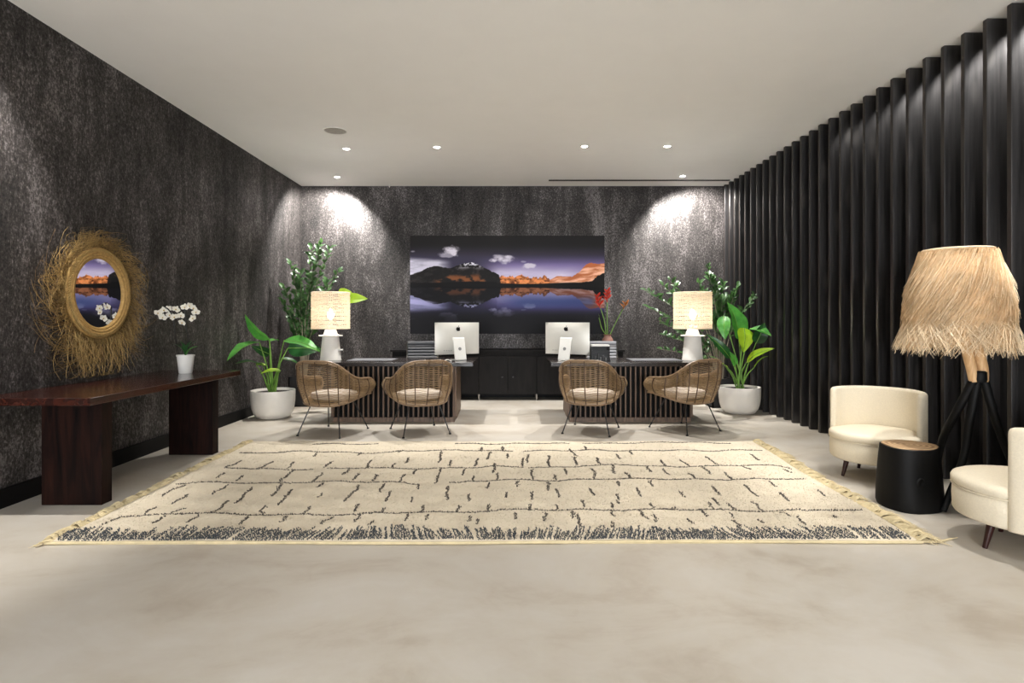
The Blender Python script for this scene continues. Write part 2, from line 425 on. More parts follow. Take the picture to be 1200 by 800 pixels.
# ------------------------------------------------------------------ picture on the back wall (flat print with an added faint glow)
def paint():
    W_, H_ = 560, 284; X, Y = np.meshgrid(np.linspace(55, 1142, W_), np.linspace(630, 80, H_))
    def vnoise(x, y, seed):
        r = np.random.default_rng(seed); g = r.random((64, 64)); xi = np.floor(x).astype(int); yi = np.floor(y).astype(int)
        fx = x-xi; fy = y-yi; fx = fx*fx*(3-2*fx); fy = fy*fy*(3-2*fy); G = lambda a, b: g[a % 64, b % 64]
        return (G(xi, yi)*(1-fx)+G(xi+1, yi)*fx)*(1-fy)+(G(xi, yi+1)*(1-fx)+G(xi+1, yi+1)*fx)*fy
    def fbm(x, y, seed, o=5): return sum(vnoise(x*2**i, y*2**i, seed+i)/2**(i+1) for i in range(o))
    def sm(a, b, t): t = np.clip((t-a)/(b-a), 0, 1); return t*t*(3-2*t)
    def mix(c1, c2, k): return c1*(1-k[..., None])+c2*k[..., None]
    col = lambda *c: np.array(c, float)
    def sky(x, y):
        base = mix(col(26, 24, 24)+0*x[..., None], col(56, 52, 70), sm(120, 215, y))
        base = mix(base, col(112, 98, 148), sm(185, 255, y)*sm(380, 640, x)*.95)
        n = fbm(x/150, y/28, 3)
        base = mix(base, col(214, 206, 226), sm(225, 305, y)*sm(440, 560, x)*(1-sm(900, 1080, x)*.55)*(.55+.6*n))
        base = mix(base, col(196, 192, 208), np.clip(sm(205, 235, y+(250-x)*.06)*(1-sm(210, 300, x))*(.5+.9*fbm(x/60, y/16, 9)), 0, 1))
        def blob(cx, cy, rx, ry, seed, s=1.0):
            nn = fbm(x/34, y/22, seed); d = ((x-cx)/rx)**2+((y-cy)/ry)**2
            return np.clip(sm(1.15, .1, d+(.55-nn)*2.6)*s, 0, 1)
        for b in ((285, 160, 48, 36, 20, 1.), (255, 185, 50, 18, 21, .6), (575, 212, 78, 28, 22, .95), (545, 198, 46, 14, 23, .7), (718, 248, 52, 15, 24, .9), (70, 168, 16, 6, 25, .5), (690, 226, 20, 6, 26, .4)):
            base = mix(base, col(206, 200, 212), blob(*b))
        return base
    def ridge(x, pts, j, seed, fr): 
        px, py = zip(*pts); return np.interp(x, px, py) + (fbm(x/fr, x*0+seed, seed)-.5)*j
    def scene(x, y):
        c = sky(x, y)
        n1 = fbm(x/42, y/26, 40); n2 = fbm(x/14, y/9, 50)
        r = ridge(x, [(540, 345), (548, 318), (560, 306), (600, 308), (640, 314), (660, 306), (678, 294), (696, 312), (740, 318), (780, 316), (806, 306), (830, 318), (850, 330)], 26, 61, 11)
        o = mix(col(92, 46, 22)+0*x[..., None], col(226, 142, 84), sm(.3, .62, n2*.6+n1*.4))
        c = mix(c, o, ((y > r) & (x > 540) & (x < 862))*1.0)
        r2 = ridge(x, [(835, 325), (880, 306), (960, 311), (1010, 276), (1040, 240), (1070, 232), (1110, 240), (1142, 234)], 8, 66, 20)
        o2 = mix(col(176, 98, 60)+0*x[..., None], col(232, 178, 148), sm(.35, .7, fbm(x/60+y/40, y/18, 70)))
        c = mix(c, o2, ((y > r2) & (x > 835))*1.0)
        r3 = ridge(x, [(55, 300), (110, 284), (150, 262), (190, 249), (280, 262), (340, 240), (400, 228), (440, 246), (500, 274), (552, 298), (562, 345)], 8, 80, 16)
        d = mix(col(24, 22, 22)+0*x[..., None], col(62, 56, 54), sm(.42, .75, n2*.5+n1*.5)*.6)
        snow = sm(34, 2, np.abs(y-234-np.abs(x-398)*.22))*sm(95, 10, np.abs(x-394))*sm(.40, .55, n2)
        d = mix(d, col(214, 212, 222), snow)
        lower = sm(285, 318, y)*sm(170, 240, x)*sm(.40, .62, n1); d = mix(d, col(136, 80, 44), lower*.85)
        c = mix(c, d, ((y > r3) & (x < 562))*1.0)
        rb = ridge(x, [(1000, 346), (1040, 338), (1075, 332), (1108, 302), (1142, 288)], 8, 90, 8)
        c = mix(c, col(14, 13, 12), ((y > rb) & (x > 1000))*1.0)
        sh = 346-6*(x < 540)+4*np.sin(x/90.); c = mix(c, col(12, 11, 11), sm(-2, 3, y-sh))
        return c
    up = scene(X, Y)
    wl = 368-4*(X < 540)
    ym = wl-(Y-wl)*1.0-14 + (fbm(X/18, Y/3, 99)-.5)*5
    refl = scene(X + (fbm(X/30, Y/5, 77)-.5)*6, np.maximum(ym, 80))*np.array([.60, .61, .72])
    blue = sm(400, 450, Y)*(1-sm(450, 510, Y))*sm(520, 700, X)*(1-sm(1060, 1110, X))
    refl = mix(refl, col(36, 56, 104), blue*.6)
    refl = mix(refl, col(150, 148, 188), (1-sm(8, 20, np.abs(Y-448-(X-55)*.12)))*(1-sm(130, 240, X))*.9)
    refl = mix(refl, col(16, 15, 18), sm(475, 545, Y)*.85)
    out = np.where((Y > wl)[..., None], refl, up); out = np.clip(out, 0, 255)/255
    return np.where(out <= .04045, out/12.92, ((out+.055)/1.055)**2.4), W_, H_
rgb, W_, H_ = paint()
x0, x1 = (481-CX)*WB/F, (708-CX)*WB/F; z1, z0 = CH+(CY-276)*(WB-.04)/F, CH-(391-CY)*(WB-.04)/F
t = thing('wall_picture', 'wide unframed photograph of a mountain lake at dusk on the back wall', 'picture', ((x0+x1)/2, WB, z0))
MB().box((0, -.018, (z1-z0)/2), (x1-x0, .034, z1-z0), .002).build('panel', M['black_plastic'], t)
gx, gz = np.meshgrid(np.linspace(x0, x1, W_)-(x0+x1)/2, np.linspace(0.0, z1-z0, H_))
V = np.stack([gx, gx*0-.0365, gz], -1).reshape(-1, 3)
ii = (np.arange(H_-1)[:, None]*W_+np.arange(W_-1)[None]); Fq = np.stack([ii, ii+1, ii+W_+1, ii+W_], -1).reshape(-1, 4)
m = Mat('glowing_landscape_print'); ca = m.n('ShaderNodeVertexColor', layer_name='print')
m.set(Base_Color=ca.outputs[0], Roughness=.5, Specular_IOR_Level=.15, Emission_Color=ca.outputs[0], Emission_Strength=.22)  # faint emission added to make the print brighter
PRINT = m
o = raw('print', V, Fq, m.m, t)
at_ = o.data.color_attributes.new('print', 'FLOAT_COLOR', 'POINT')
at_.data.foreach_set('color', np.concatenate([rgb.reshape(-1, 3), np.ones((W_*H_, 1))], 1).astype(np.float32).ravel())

# ------------------------------------------------------------------ credenza
cy0, cy1 = 9.62, WB-.03
t = thing('credenza', 'long low black cabinet against the back wall under the picture', 'cabinet', (0, cy0, 0))
xs = [(q-CX)*cy0/F for q in (459, 493, 527, 561, 595, 629, 663, 697, 731)]
MB().box(((xs[0]+xs[-1])/2, .23, .46), (xs[-1]-xs[0]-.01, .40, .71)).build('body', M['credenza'], t)
MB().box(((xs[0]+xs[-1])/2, .21, .828), (xs[-1]-xs[0]+.04, .46, .035), .003).build('top', M['credenza'], t)
for i in range(8):
    dd = MB().box(((xs[i]+xs[i+1])/2, .018, .42), (xs[i+1]-xs[i]-.012, .02, .63), .002).build('door', M['credenza'], t)
    kx = xs[i+1]-.09 if i in (1, 3, 5, 7) else xs[i]+.09
    if i in (0,): kx = xs[1]-.09
    kn = MB().lathe([(.006, 0), (.006, .012), (.014, .016), (.014, .024)], 14).build('knob', M['black_metal'], dd); kn.location = (kx, .01, .39); kn.rotation_euler = (PI/2, 0, 0)
for x in (xs[0]+.05, xs[1], xs[3], xs[5], xs[7], xs[-1]-.05):
    for y in (.07, .38): MB().lathe([(.016, 0), (.022, .105)], 12, (x, y, 0)).build('foot', M['steel'], t, True)

# ------------------------------------------------------------------ desks
DY0, DY1 = 7.60, 8.25
def make_desk(label, group):
    t = thing('reception_desk', label, 'desk', (-1.555, 0, 0), 0, group)
    W2 = .818
    MB().box((0, (DY0+DY1)/2+.02, .03), (1.60, DY1-DY0-.02, .06), .002).build('plinth', M['desk_wood'], t)
    MB().box((0, (DY0+DY1)/2+.025, .40), (1.60, DY1-DY0-.05, .676)).build('core', M['desk_core'], t)
    n = 25; ms = MB().box((0, 0, .397), (.021, .034, .674), .003)
    first = None
    for i in range(n):
        x = -W2+.03 + i*(2*W2-.06)/(n-1)
        if first is None: first = o = ms.build('slat', M['desk_wood'], t)
        else: o = bpy.data.objects.new('slat', first.data); C.objects.link(o); o.parent = t
        o.location = (x, DY0+.018, 0)
    for s in (-1, 1): MB().box((s*(W2-.006), (DY0+DY1)/2+.02, .398), (.03, DY1-DY0-.04, .672), .003).build('side_panel', M['desk_wood'], t)
    MB().box((0, (7.53+8.5)/2, .763), (2.10, .97, .054), .004).build('desk_top', M['desk_top'], t)
    return t
d1 = make_desk('left reception desk with dark top and vertical slatted front', 'slatted reception desks')
d2 = dup(d1, (1.555, 0, 0), 0, 'right reception desk with dark top and vertical slatted front')
ZT = .790
for (x0, x1, ya, yb, who) in ((410, 462, 7.75, 8.3, 'left'), (738, 797, 7.75, 8.3, 'right')):
    cx = ((x0+x1)/2-CX)*8.0/F; wd = (x1-x0)*8.0/F
    t = tag(MB().box((0, 0, .003), (wd, .44, .005), .001).build('desk_pad', M['silver_leather'], loc=(cx, 8.05, ZT)), 'flat grey desk pad lying on the %s desk' % who, 'desk pad', 'grey desk pads')

# computers
def make_computer(label):
    t = thing('desktop_computer', label, 'computer', (0,0,0), 0, 'silver all-in-one computers on the desks')
    # local frame: back of the computer faces -y, screen faces +y
    W2, z0, z1 = .325, .078, .516
    prof = []; mb = MB(); N = 12; Mz = 10; g = []
    for j in range(Mz+1):
        for i in range(N+1):
            u = -1+2*i/N; v = -1+2*j/Mz
            bul = (1-abs(u)**2.4)*(1-abs(v)**2.4); g.append((u*W2, .01-.006-.036*bul, (z0+z1)/2+v*(z1-z0)/2))
    fs = [(j*(N+1)+i, j*(N+1)+i+1, (j+1)*(N+1)+i+1, (j+1)*(N+1)+i) for j in range(Mz) for i in range(N)]
    mb.add(g, fs); mb.box((0, .0085, (z0+z1)/2), (2*W2, .009, z1-z0), .003)
    mb.build('back_shell', M['alu'], t, True)
    MB().box((0, .0145, (z0+z1)/2+.03), (2*W2-.008, .003, z1-z0-.065)).build('screen', M['glass_black'], t)
    # stand: one folded sheet, side profile extruded across
    prof = [(-.020, .315), (-.052, .300), (-.132, .014), (-.130, .004), (-.122, 0), (.07, 0), (.07, .006), (-.112, .007), (-.042, .275), (-.02, .28)]
    Mp = Matrix(((0, 0, 1, 0), (1, 0, 0, 0), (0, 1, 0, 0), (0, 0, 0, 1)))
    MB().prism(prof, -.082, .082, m=Mp).build('stand', M['alu_bright'], t)
    R = Matrix.Rotation(math.radians(90-13), 4, 'X')
    h = MB().lathe([(.022, 0), (.022, .004)], 20).build('cable_hole', M['grey_plastic'], t, True)
    h.location = (0, -.0915, .157); h.rotation_euler = (math.radians(74.5), 0, 0)
    # emblem: apple outline with a bite and a leaf, on the back
    poly = []
    for k in range(40):
        a = 2*PI*k/40; r = .031*(1+.05*math.cos(2*a)); x, y = r*math.cos(a), r*math.sin(a)*1.02
        if y > 0: y -= .008*math.exp(-(x/.007)**2)
        else: y += .005*math.exp(-(x/.006)**2); x *= 1-.12*(-y/.031)
        d = math.hypot(x-.038, y-.004)
        if d < .017: q = (.038+(x-.038)*.017/max(d, 1e-4), .004+(y-.004)*.017/max(d, 1e-4)); x, y = q
        poly.append((x, y))
    Mx = Matrix.Translation((0, -.0345, .425)) @ Matrix.Rotation(PI/2, 4, 'X')
    lo = MB().prism(poly, 0, .002, m=Mx)
    leaf = [(.001+.016*t_*math.cos(1.05)+s*.006*math.sin(PI*t_), .031+.018*t_) for s, rngt in ((1, (0, .25, .5, .75, 1)), (-1, (.75, .5, .25))) for t_ in rngt]
    lo.prism(leaf, 0, .002, m=Mx); lo.build('emblem', M['black_plastic'], t)
    for k in range(4):
        p_ = MB().lathe([(.006, 0), (.006, .002)], 10).build('port', M['grey_plastic'], t); p_.location = (-.20+.032*k, -.021-.004*k, .132); p_.rotation_euler = (PI/2, 0, 0)
    return t
pc1 = make_computer('silver computer seen from behind on the left desk')
pc1.location = ((536-CX)*8.02/F, 8.02, ZT); pc1.rotation_euler = (0, 0, math.radians(27))
pc2 = dup(pc1, ((664.5-CX)*8.02/F, 8.02, ZT), math.radians(-27), 'silver computer seen from behind on the right desk')

def cable(pts, name, label, mat, r=.004, group=None):
    return tag(MB().tube(spline(pts, 50), r, 6).build(name, mat, None, True), label, 'cable', group)
zc = ZT+.006
cable([(-1.10, 7.78, zc), (-1.02, 7.68, zc), (-.96, 7.76, zc+.012), (-.92, 7.66, zc), (-.86, 7.74, zc+.016), (-.80, 7.68, zc)], 'cable', 'loops of white cable on the left desk under the computer', M['white_plastic'], .006)
cable([(-1.20, 7.98, zc), (-1.16, 7.86, zc), (-1.12, 7.94, zc+.01), (-1.07, 7.84, zc), (-1.03, 7.88, zc)], 'cable', 'black cable curled on the left desk beside the computer', M['black_plastic'], .008)
cable([(.62, 7.72, zc), (.68, 7.66, zc+.02), (.74, 7.72, zc), (.78, 7.66, zc), (.84, 7.64, zc)], 'cable', 'white cable on the right desk in front of the computer', M['white_plastic'], .006)
kb = thing('keyboard', 'white keyboard lying on the right desk beside the computer', 'keyboard', (1.02, 7.76, ZT), math.radians(-4))
MB().box((0, 0, .006), (.28, .11, .01), .003).build('case', M['white_plastic'], kb)
mk = MB()
for r_ in range(4):
    for c_ in range(13): mk.box((-.126+c_*.021, -.036+r_*.024, .0125), (.017, .019, .004))
mk.build('keys', M['alu_bright'], kb)
# card terminal / organiser on the right desk
og = thing('desk_organizer', 'black desk organiser with white paper across its top on the right desk', 'organizer', ((702.5-CX)*7.9/F, 7.88, ZT))
b = MB(); wq, hq = .25, .195
b.box((0, .0, .008), (wq, .16, .016)); b.box((0, .07, hq/2), (wq, .012, hq)); b.box((-wq/2+.006, 0, hq/2), (.012, .16, hq)); b.box((wq/2-.006, 0, hq/2), (.012, .16, hq))
b.box((0, 0, .10), (wq-.02, .15, .008)); b.box((0, -.05, .08), (wq-.02, .01, .13))
b.build('tray', M['black_plastic'], og)
MB().box((0, -.01, hq+.011), (.24, .15, .022), .001).build('paper', M['white_plastic'], og)
for k, (x, h) in enumerate(((-.03, .09), (.0, .05), (.03, .07), (.07, .04), (-.07, .06))):
    MB().box((x, -.088, h/2+.004), (.016, .02, h), .002).build('pen', M['grey_plastic'] if k % 2 else M['black_metal'], og)

# table lamps on the desks
def make_lamp(label):
    t = thing('table_lamp', label, 'lamp', (0,0,0), 0, 'white table lamps with woven shades')
    MB().lathe([(.142, 0), (.142, .012), (.138, .02), (.122, .20), (.112, .30), (.108, .325)], 40).build('base', M['plaster'], t, True)
    MB().lathe([(.10, .322), (.158, .326), (.162, .335), (.158, .344), (.085, .348)], 40).build('disc', M['plaster'], t, True)
    MB().lathe([(.098, .345), (.062, .455), (.05, .47), (.02, .48), (.02, .52)], 32).build('neck', M['plaster'], t, True)
    return t
def shade(t):
    r, z0, z1, n = .252, .435, .925, 30
    # vertical warps and waving horizontal cords
    P = []
    for k in range(64):
        a = 2*PI*k/64; P.append([((r+.004*(-1)**j)*math.cos(a), (r+.004*(-1)**j)*math.sin(a), z0+(z1-z0)*j/23) for j in range(24)])
    strands(P, .0036, 'warp', M['woven'], t, 4, False)
    P = []
    for q in range(52):
        if q % 6 == 5: continue
        z = z0+(z1-z0)*(q+.5)/52; row = []
        for k in range(129):
            a = 2*PI*k/128; rr = r + .005*(-1)**(k//2+q); row.append((rr*math.cos(a), rr*math.sin(a), z+.0025*math.sin(a*9+q*1.7)+.0015*math.sin(a*23+q)))
        P.append(row)
    strands(P, .0031, 'weft', M['woven'], t, 4, False)
    for z in (z0, z1): MB().ring([(r*math.cos(a), r*math.sin(a), z) for a in np.linspace(0, 2*PI, 48, endpoint=False)], .008).build('shade_rim', M['woven'], t, True)
    MB().lathe([(.001, .56), (.03, .575), (.042, .61), (.04, .64), (.02, .675), (.014, .70)][::1], 20).build('bulb', M['bulb'], t, True)
    MB().lathe([(.016, .50), (.016, .565)], 14).build('bulb_holder', M['white_plastic'], t, True)
    for k in range(3):
        a = 2*PI*k/3+.5; MB().tube([(0.014*math.cos(a), .014*math.sin(a), .52), (r*math.cos(a), r*math.sin(a), z0+.01)], .003, 5).build('spoke', M['white_plastic'], t)
l1 = make_lamp('white table lamp with lit woven shade and two side discs on the left desk'); shade(l1)
LY = 7.98
L2 = dup(l1, ((811.7-CX)*LY/F, LY, ZT), .8, 'white table lamp with lit woven shade and single disc on the right desk')
l1.location = ((387.5-CX)*LY/F, LY, ZT); l1.rotation_euler = (0, 0, -.1)
fin = MB(); fin.prism([(.11, -.05), (.165, -.034), (.172, 0), (.165, .034), (.11, .05)], .135, .152); fin.build('side_disc', M['plaster'], l1)
for q in (l1, L2):
    L = light('lamp_glow', 'POINT', (0, 0, .62), 72, (1, .97, .93), shadow_soft_size=.045); L.parent = q

# ------------------------------------------------------------------ rattan chairs
def make_chair(label):
    t = thing('rattan_chair', label, 'chair', (0,0,0), 0, 'rattan visitor chairs in front of the desks')
    up = [(0, -.375, .872), (.16, -.37, .868), (.265, -.335, .83), (.325, -.25, .755), (.345, -.14, .69), (.355, -.01, .655), (.362, .12, .645), (.358, .225, .635)]
    lo = [(0, -.285, .352), (.13, -.28, .355), (.225, -.25, .37), (.28, -.18, .385), (.31, -.08, .405), (.33, .03, .43), (.345, .12, .445), (.350, .225, .465)]
    n = 22
    U = spline(up, n); L = spline(lo, n)
    mir = lambda A: np.concatenate([A[::-1]*[-1, 1, 1], A[1:]], 0)
    U, L = mir(U), mir(L)
    K = len(U)
    def surf(v):
        P = L*(1-v)+U*v; c = P[:, :2]; out = P.copy(); bul = .035*math.sin(PI*v)
        nrm = np.stack([P[:, 0], P[:, 1]-.15], 1); nrm /= np.linalg.norm(nrm, axis=1, keepdims=True); out[:, :2] += nrm*bul; e = np.linspace(-1, 1, K); out[:, 1] += .068*math.sqrt(max(0, 1-(2*v-1)**2))*np.clip((np.abs(e)-.72)/.28, 0, 1)**1.5; return out
    tipr = np.array([(.357, .268, .618), (.356, .290, .580), (.354, .296, .548), (.353, .288, .515), (.352, .265, .482)])
    loop = np.concatenate([tipr[::-1]*[-1, 1, 1], U, tipr, L[::-1]], 0)
    mb = MB(); mb.ring(loop, .0135, 8); mb.build('rim', M['rattan_rim'], t, True)
    MB().tube(U*[.965, .965, 1]+[0, 0, -.022], .008, 6).build('inner_rim', M['rattan_rim'], t, True)
    rows = [surf(v)+[0, 0, 0] for v in np.linspace(.04, .96, 30)]
    R = np.stack(rows); wav = .004*np.sin(np.arange(K)*1.25)[None, :]*np.ones((len(rows), 1)); R[:, :, 2] += wav+rng.normal(0, .0012, R.shape[:2])
    strands(R, .0031, 'weave', M['rattan'], t, 4, False)
    mb = MB()
    for q in (3, 7, 11, 15, 18, 21, 24, 27, 31, 35, 39):
        p = [surf(v)[q]*[1.012, 1.012, 1] for v in np.linspace(0, 1, 10)]; 
        MB().tube(p, .006, 6).build('cane_rib', M['rattan_dark'], t, True)
    # seat basket and its front edge
    fr = spline([L[0], (-.30, .30, .44), (0, .33, .43), (.30, .30, .44), L[-1]], 20)
    MB().tube(fr, .012, 8).build('front_edge', M['rattan_rim'], t, True)
    S = []
    for y in np.linspace(-.255, .30, 34):
        xw = np.interp(y, [-.285, -.25, -.18, -.08, .03, .12, .30], [.12, .225, .28, .31, .33, .343, .30])
        z = np.interp(y, [-.285, .30], [.36, .43])
        S.append([(u*xw, y, z+.02*abs(u)**3) for u in np.linspace(-1, 1, 14)])
    strands(S, .006, 'seat_weave', M['rattan'], t, 4, False)
    mb = MB()
    prof = [(.02, 0), (.24, 0), (.272, .018), (.278, .045), (.262, .075), (.20, .09), (.02, .094)]
    mb.lathe(prof, 32, (0, .015, .405), 1.02, .92); c = mb.build('cushion', M['seat_pad'], t, True)
    for sx in (-1, 1):
        for sy in (-1, 1):
            foot = Vector((sx*.278, sy*.31, .0)); top = Vector((sx*.17, sy*.16-.02, .385))
            lg = MB().tube([top, foot+Vector((0,0,.01))], .0075, 8).build('leg', M['black_metal'], t, True)
            MB().lathe([(.015, 0), (.015, .012), (.009, .016)], 12, foot).build('foot_cap', M['black_plastic'], lg)
    MB().tube([(-.17, -.18, .385), (.17, -.18, .385)], .007, 6).tube([(-.17, .14, .392), (.17, .14, .392)], .007, 6).tube([(-.17, -.18, .385), (-.17, .14, .39)], .007, 6).tube([(.17, -.18, .385), (.17, .14, .39)], .007, 6).build('seat_frame', M['black_metal'], t)
    return t
r1 = make_chair('rattan tub chair on thin black legs, at the left end of the left desk')
r2 = dup(r1, (-1.112, 6.985, 0), math.radians(25), 'rattan tub chair on thin black legs at the left desk, in front of its computer')
r3 = dup(r1, (.962, 7.04, 0), math.radians(-20), 'rattan tub chair on thin black legs at the right desk, in front of its computer')
r4 = dup(r1, (2.116, 7.13, 0), math.radians(30), 'rattan tub chair on thin black legs, at the right end of the right desk')
r1.location = (-2.13, 6.94, 0); r1.rotation_euler = (0, 0, math.radians(-16))

# ------------------------------------------------------------------ office chairs behind the desks
def make_office(label, lea, rail):
    t = thing('office_chair', label, 'office chair', (0,0,0), 0, 'ribbed office chairs behind the desks')
    # faces -y
    P = []; mb = MB(); W2 = .225; vs = []; nz = 60
    prof = []
    for k in range(nz+1):
        s = k/nz; z = .50+s*.51; y = .17+.05*math.sin(s*2.2)+.06*s
        rib = .013*abs(math.sin(s*PI*11)) if s < .86 else .013*math.sin((s-.86)/.14*PI)+.004
        prof.append((y, z, rib))
    for y, z, rb in prof: vs += [(-W2, y-rb, z), (W2, y-rb, z), (W2, y+rb+.004, z), (-W2, y+rb+.004, z)]
    fs = [(4*i+j, 4*i+(j+1) % 4, 4*i+4+(j+1) % 4, 4*i+4+j) for i in range(nz) for j in range(4)] + [(3,2,1,0), tuple(4*nz+j for j in range(4))]
    mb.add(vs, fs); mb.build('backrest', lea, t)
    for sx in (-1, 1): MB().tube([(sx*(W2+.012), y, z) for y, z, _ in prof[::6]], .011, 8).build('side_rail', rail, t, True)
    vs = []
    for k in range(31):
        s = k/30; y = .16-s*.44; z = .475+.02*s-.03*max(0, s-.8)*5*.3; rb = .012*abs(math.sin(s*PI*8)); vs += [(-W2, y, z+rb), (W2, y, z+rb), (W2, y, z-.018), (-W2, y, z-.018)]
    MB().add(vs, [(4*i+j, 4*i+(j+1) % 4, 4*i+4+(j+1) % 4, 4*i+4+j) for i in range(30) for j in range(4)] + [(3,2,1,0), tuple(120+j for j in range(4))]).build('seat', lea, t)
    for sx in (-1, 1): MB().tube(spline([(sx*.25, .17, .66), (sx*.27, .0, .66), (sx*.27, -.14, .64), (sx*.26, -.10, .52), (sx*.235, .0, .47)], 16), .012, 8).build('armrest', rail, t, True)
    MB().lathe([(.03, .10), (.03, .30), (.018, .31), (.018, .455)], 16).build('column', rail, t, True)
    for k in range(5):
        a = 2*PI*k/5+.3; e = Vector((.28*math.cos(a), .28*math.sin(a), .075))
        lg = MB().tube([(0, 0, .115), e], [.022, .013], 8).build('base_leg', rail, t, True)
        cs = MB().lathe([(.026, -.012), (.03, 0), (.026, .012)], 14).build('caster', M['black_plastic'], lg, True); cs.location = (e.x, e.y, .030); cs.rotation_euler = (PI/2, 0, a)
    return t
oc1 = make_office('charcoal ribbed office chair with steel rails behind the left desk', M['grey_leather'], M['steel'])
oc1.location = ((496-CX)*8.95/F, 8.80, 0); oc1.rotation_euler = (0, 0, math.radians(6))
oc2 = make_office('pale grey ribbed office chair behind the right desk', M['silver_leather'], M['steel'])
oc2.location = ((705-CX)*8.95/F, 8.80, 0); oc2.rotation_euler = (0, 0, math.radians(-4))

# ------------------------------------------------------------------ vase of heliconia on the credenza
vx, vy, vz = (712-CX)*9.78/F, 9.78, .846
t = tag(MB().lathe([(.05, 0), (.075, .03), (.095, .10), (.09, .17), (.06, .21), (.06, .235), (.075, .25), (.068, .25), (.05, .235), (.05, .10), (.01, .05)], 28, cap=False).build('vase', M['clay'], None, True, loc=(vx, vy, vz)), 'rosy clay vase on the black cabinet behind the right desk', 'vase')
def leaf_blade(base, tip, width, up=(0,0,1), sag=.1, fold=.12, n=10, shape=.75, ruf=0.0):
    base, tip = Vector(base), Vector(tip); ax = tip-base; L = ax.length; ax.normalize(); side = ax.cross(Vector(up))
    if side.length < .1: side = ax.cross(Vector((0, 1, 0)))
    side.normalize(); nm = side.cross(ax).normalized(); vs = []; fs = []
    for i in range(n+1):
        t_ = i/n; wdt = width/2*(math.sin(PI*t_**shape)**.8 if 0 < t_ < 1 else 0)+.0008
        c = base+ax*L*t_ + nm*(sag*L*math.sin(PI*t_))
        for u in (-1, -.5, 0, .5, 1):
            vs.append(c + side*wdt*u + nm*(fold*wdt*2*abs(u) + ruf*wdt*math.sin(t_*17)*u))
    for i in range(n):
        for j in range(4): fs.append((i*5+j, i*5+j+1, (i+1)*5+j+1, (i+1)*5+j))
    return vs, fs
def flower_stem(pts, name, label, builder):
    t = thing(name, label, 'flower', pts[0], 0, 'heliconia stems in the clay vase')
    P = [Vector(p)-Vector(pts[0]) for p in pts]
    MB().tube(spline(P, 14), .008, 6).build('stem', M['stem'], t, True); builder(t, P[-1], (P[-1]-P[-2]).normalized()); return t
def heliconia(mat, n, s):
    def f(t, p, d):
        MB().tube([p-d*.03, p+d*(.05*n*.9)*s], [.010, .005], 6).build('flower_axis', mat, t, True)
        for k in range(n):
            q = p+d*(.045*k)*s; sd = 1 if k % 2 else -1
            e = q + (Vector((sd*.12*(1-.08*k), -.02, .12)))*s
            vs, fs = leaf_blade(q, e, .06*s, (0, -1, .2), .18*1, .5, 8)
            MB().add(vs, fs).build('bract', mat, t, True)
    return f
b0 = Vector((vx, vy, vz+.20))
def vp(px, py): return at(px, py, vy)
flower_stem([b0+Vector((-.02, 0, 0)), vp(708, 375), vp(703, 359)], 'heliconia', 'red heliconia bloom in the clay vase, the left one in front of the picture', heliconia(M['bract_red'], 6, .72))
flower_stem([b0, vp(711.5, 375), vp(711.5, 352)], 'heliconia', 'red heliconia bloom in the clay vase, the middle and tallest one', heliconia(M['bract_red'], 6, .66))
flower_stem([b0+Vector((.02, 0, 0)), vp(722, 377), vp(731, 360)], 'heliconia', 'leaning orange closed heliconia in the clay vase', heliconia(M['bract_orange'], 4, .55))
flower_stem([b0+Vector((-.02, .01, .03)), vp(705, 384), vp(702, 372)], 'heliconia', 'short bare green stem in the clay vase', lambda t, p, d: MB().add(*leaf_blade(p-d*.02, p+d*.07, .02)).build('leaf', M['stem'], t, True))

# ------------------------------------------------------------------ big leaved plants in white planters
def planter(name, label, x, y, r, h, cat='plant'):
    t = thing(name, label, cat, (x, y, 0), 0, 'big-leaved plants in white planters')
    prof = [(.55*r, 0), (.72*r, .012), (.87*r, .07), (.95*r, .14), (.985*r, .22), (r, h-.008), (.99*r, h), (.955*r, h), (.945*r, h-.01), (.93*r, h-.05), (.02, h-.05)]
    MB().lathe(prof, 48).build('planter', M['pot'], t, True)
    MB().lathe([(.92*r, h-.05), (.9*r, h-.035), (.3*r, h-.028), (.01, h-.028)], 32).build('soil', M['soil'], t, True)
    return t
def leafy(t, x, y, z0, leaves):
    o = Vector((x, y, 0))
    for (bx, by, tx, ty, w_, mat, dy0, dy1, fold, upv) in leaves:
        B = at(bx, by, y+dy0)-o; T = at(tx, ty, y+dy1)-o
        root = Vector((random.uniform(-.05, .05), random.uniform(-.05, .05), z0))
        mid = root.lerp(B, .5)+Vector((0, 0, .05))
        st = MB().tube(spline([root, mid, B], 10), [.011]*4+[.009]*3+[.007]*3, 7).build('stem', M['stem'], t, True)
        vs, fs = leaf_blade(B, T, w_, upv, .10, fold, 14, .62, .05)
        vs = [Vector((min(max((v_+o).x, WL+.03), BX-.01)-o.x, v_.y, v_.z)) for v_ in vs]
        lf = MB().add(vs, fs).build('leaf', M[mat], t, True)
        ax = (T-B); nm = Vector(upv); pts = [vs[i*5+2] + (Vector((0, -.003, .002))) for i in range(15)]
        MB().tube(pts, [.005]*5+[.004]*5+[.002]*5, 5).build('midrib', M['stem'], lf, True)
F1, F2 = (0, -1, .25), (0, -.45, 1)
px_, py_ = -3.285, 7.98
pl = planter('potted_plant', 'big-leaved green plant in a white bowl planter, beside the dark wooden console', px_, py_, .290, .38)
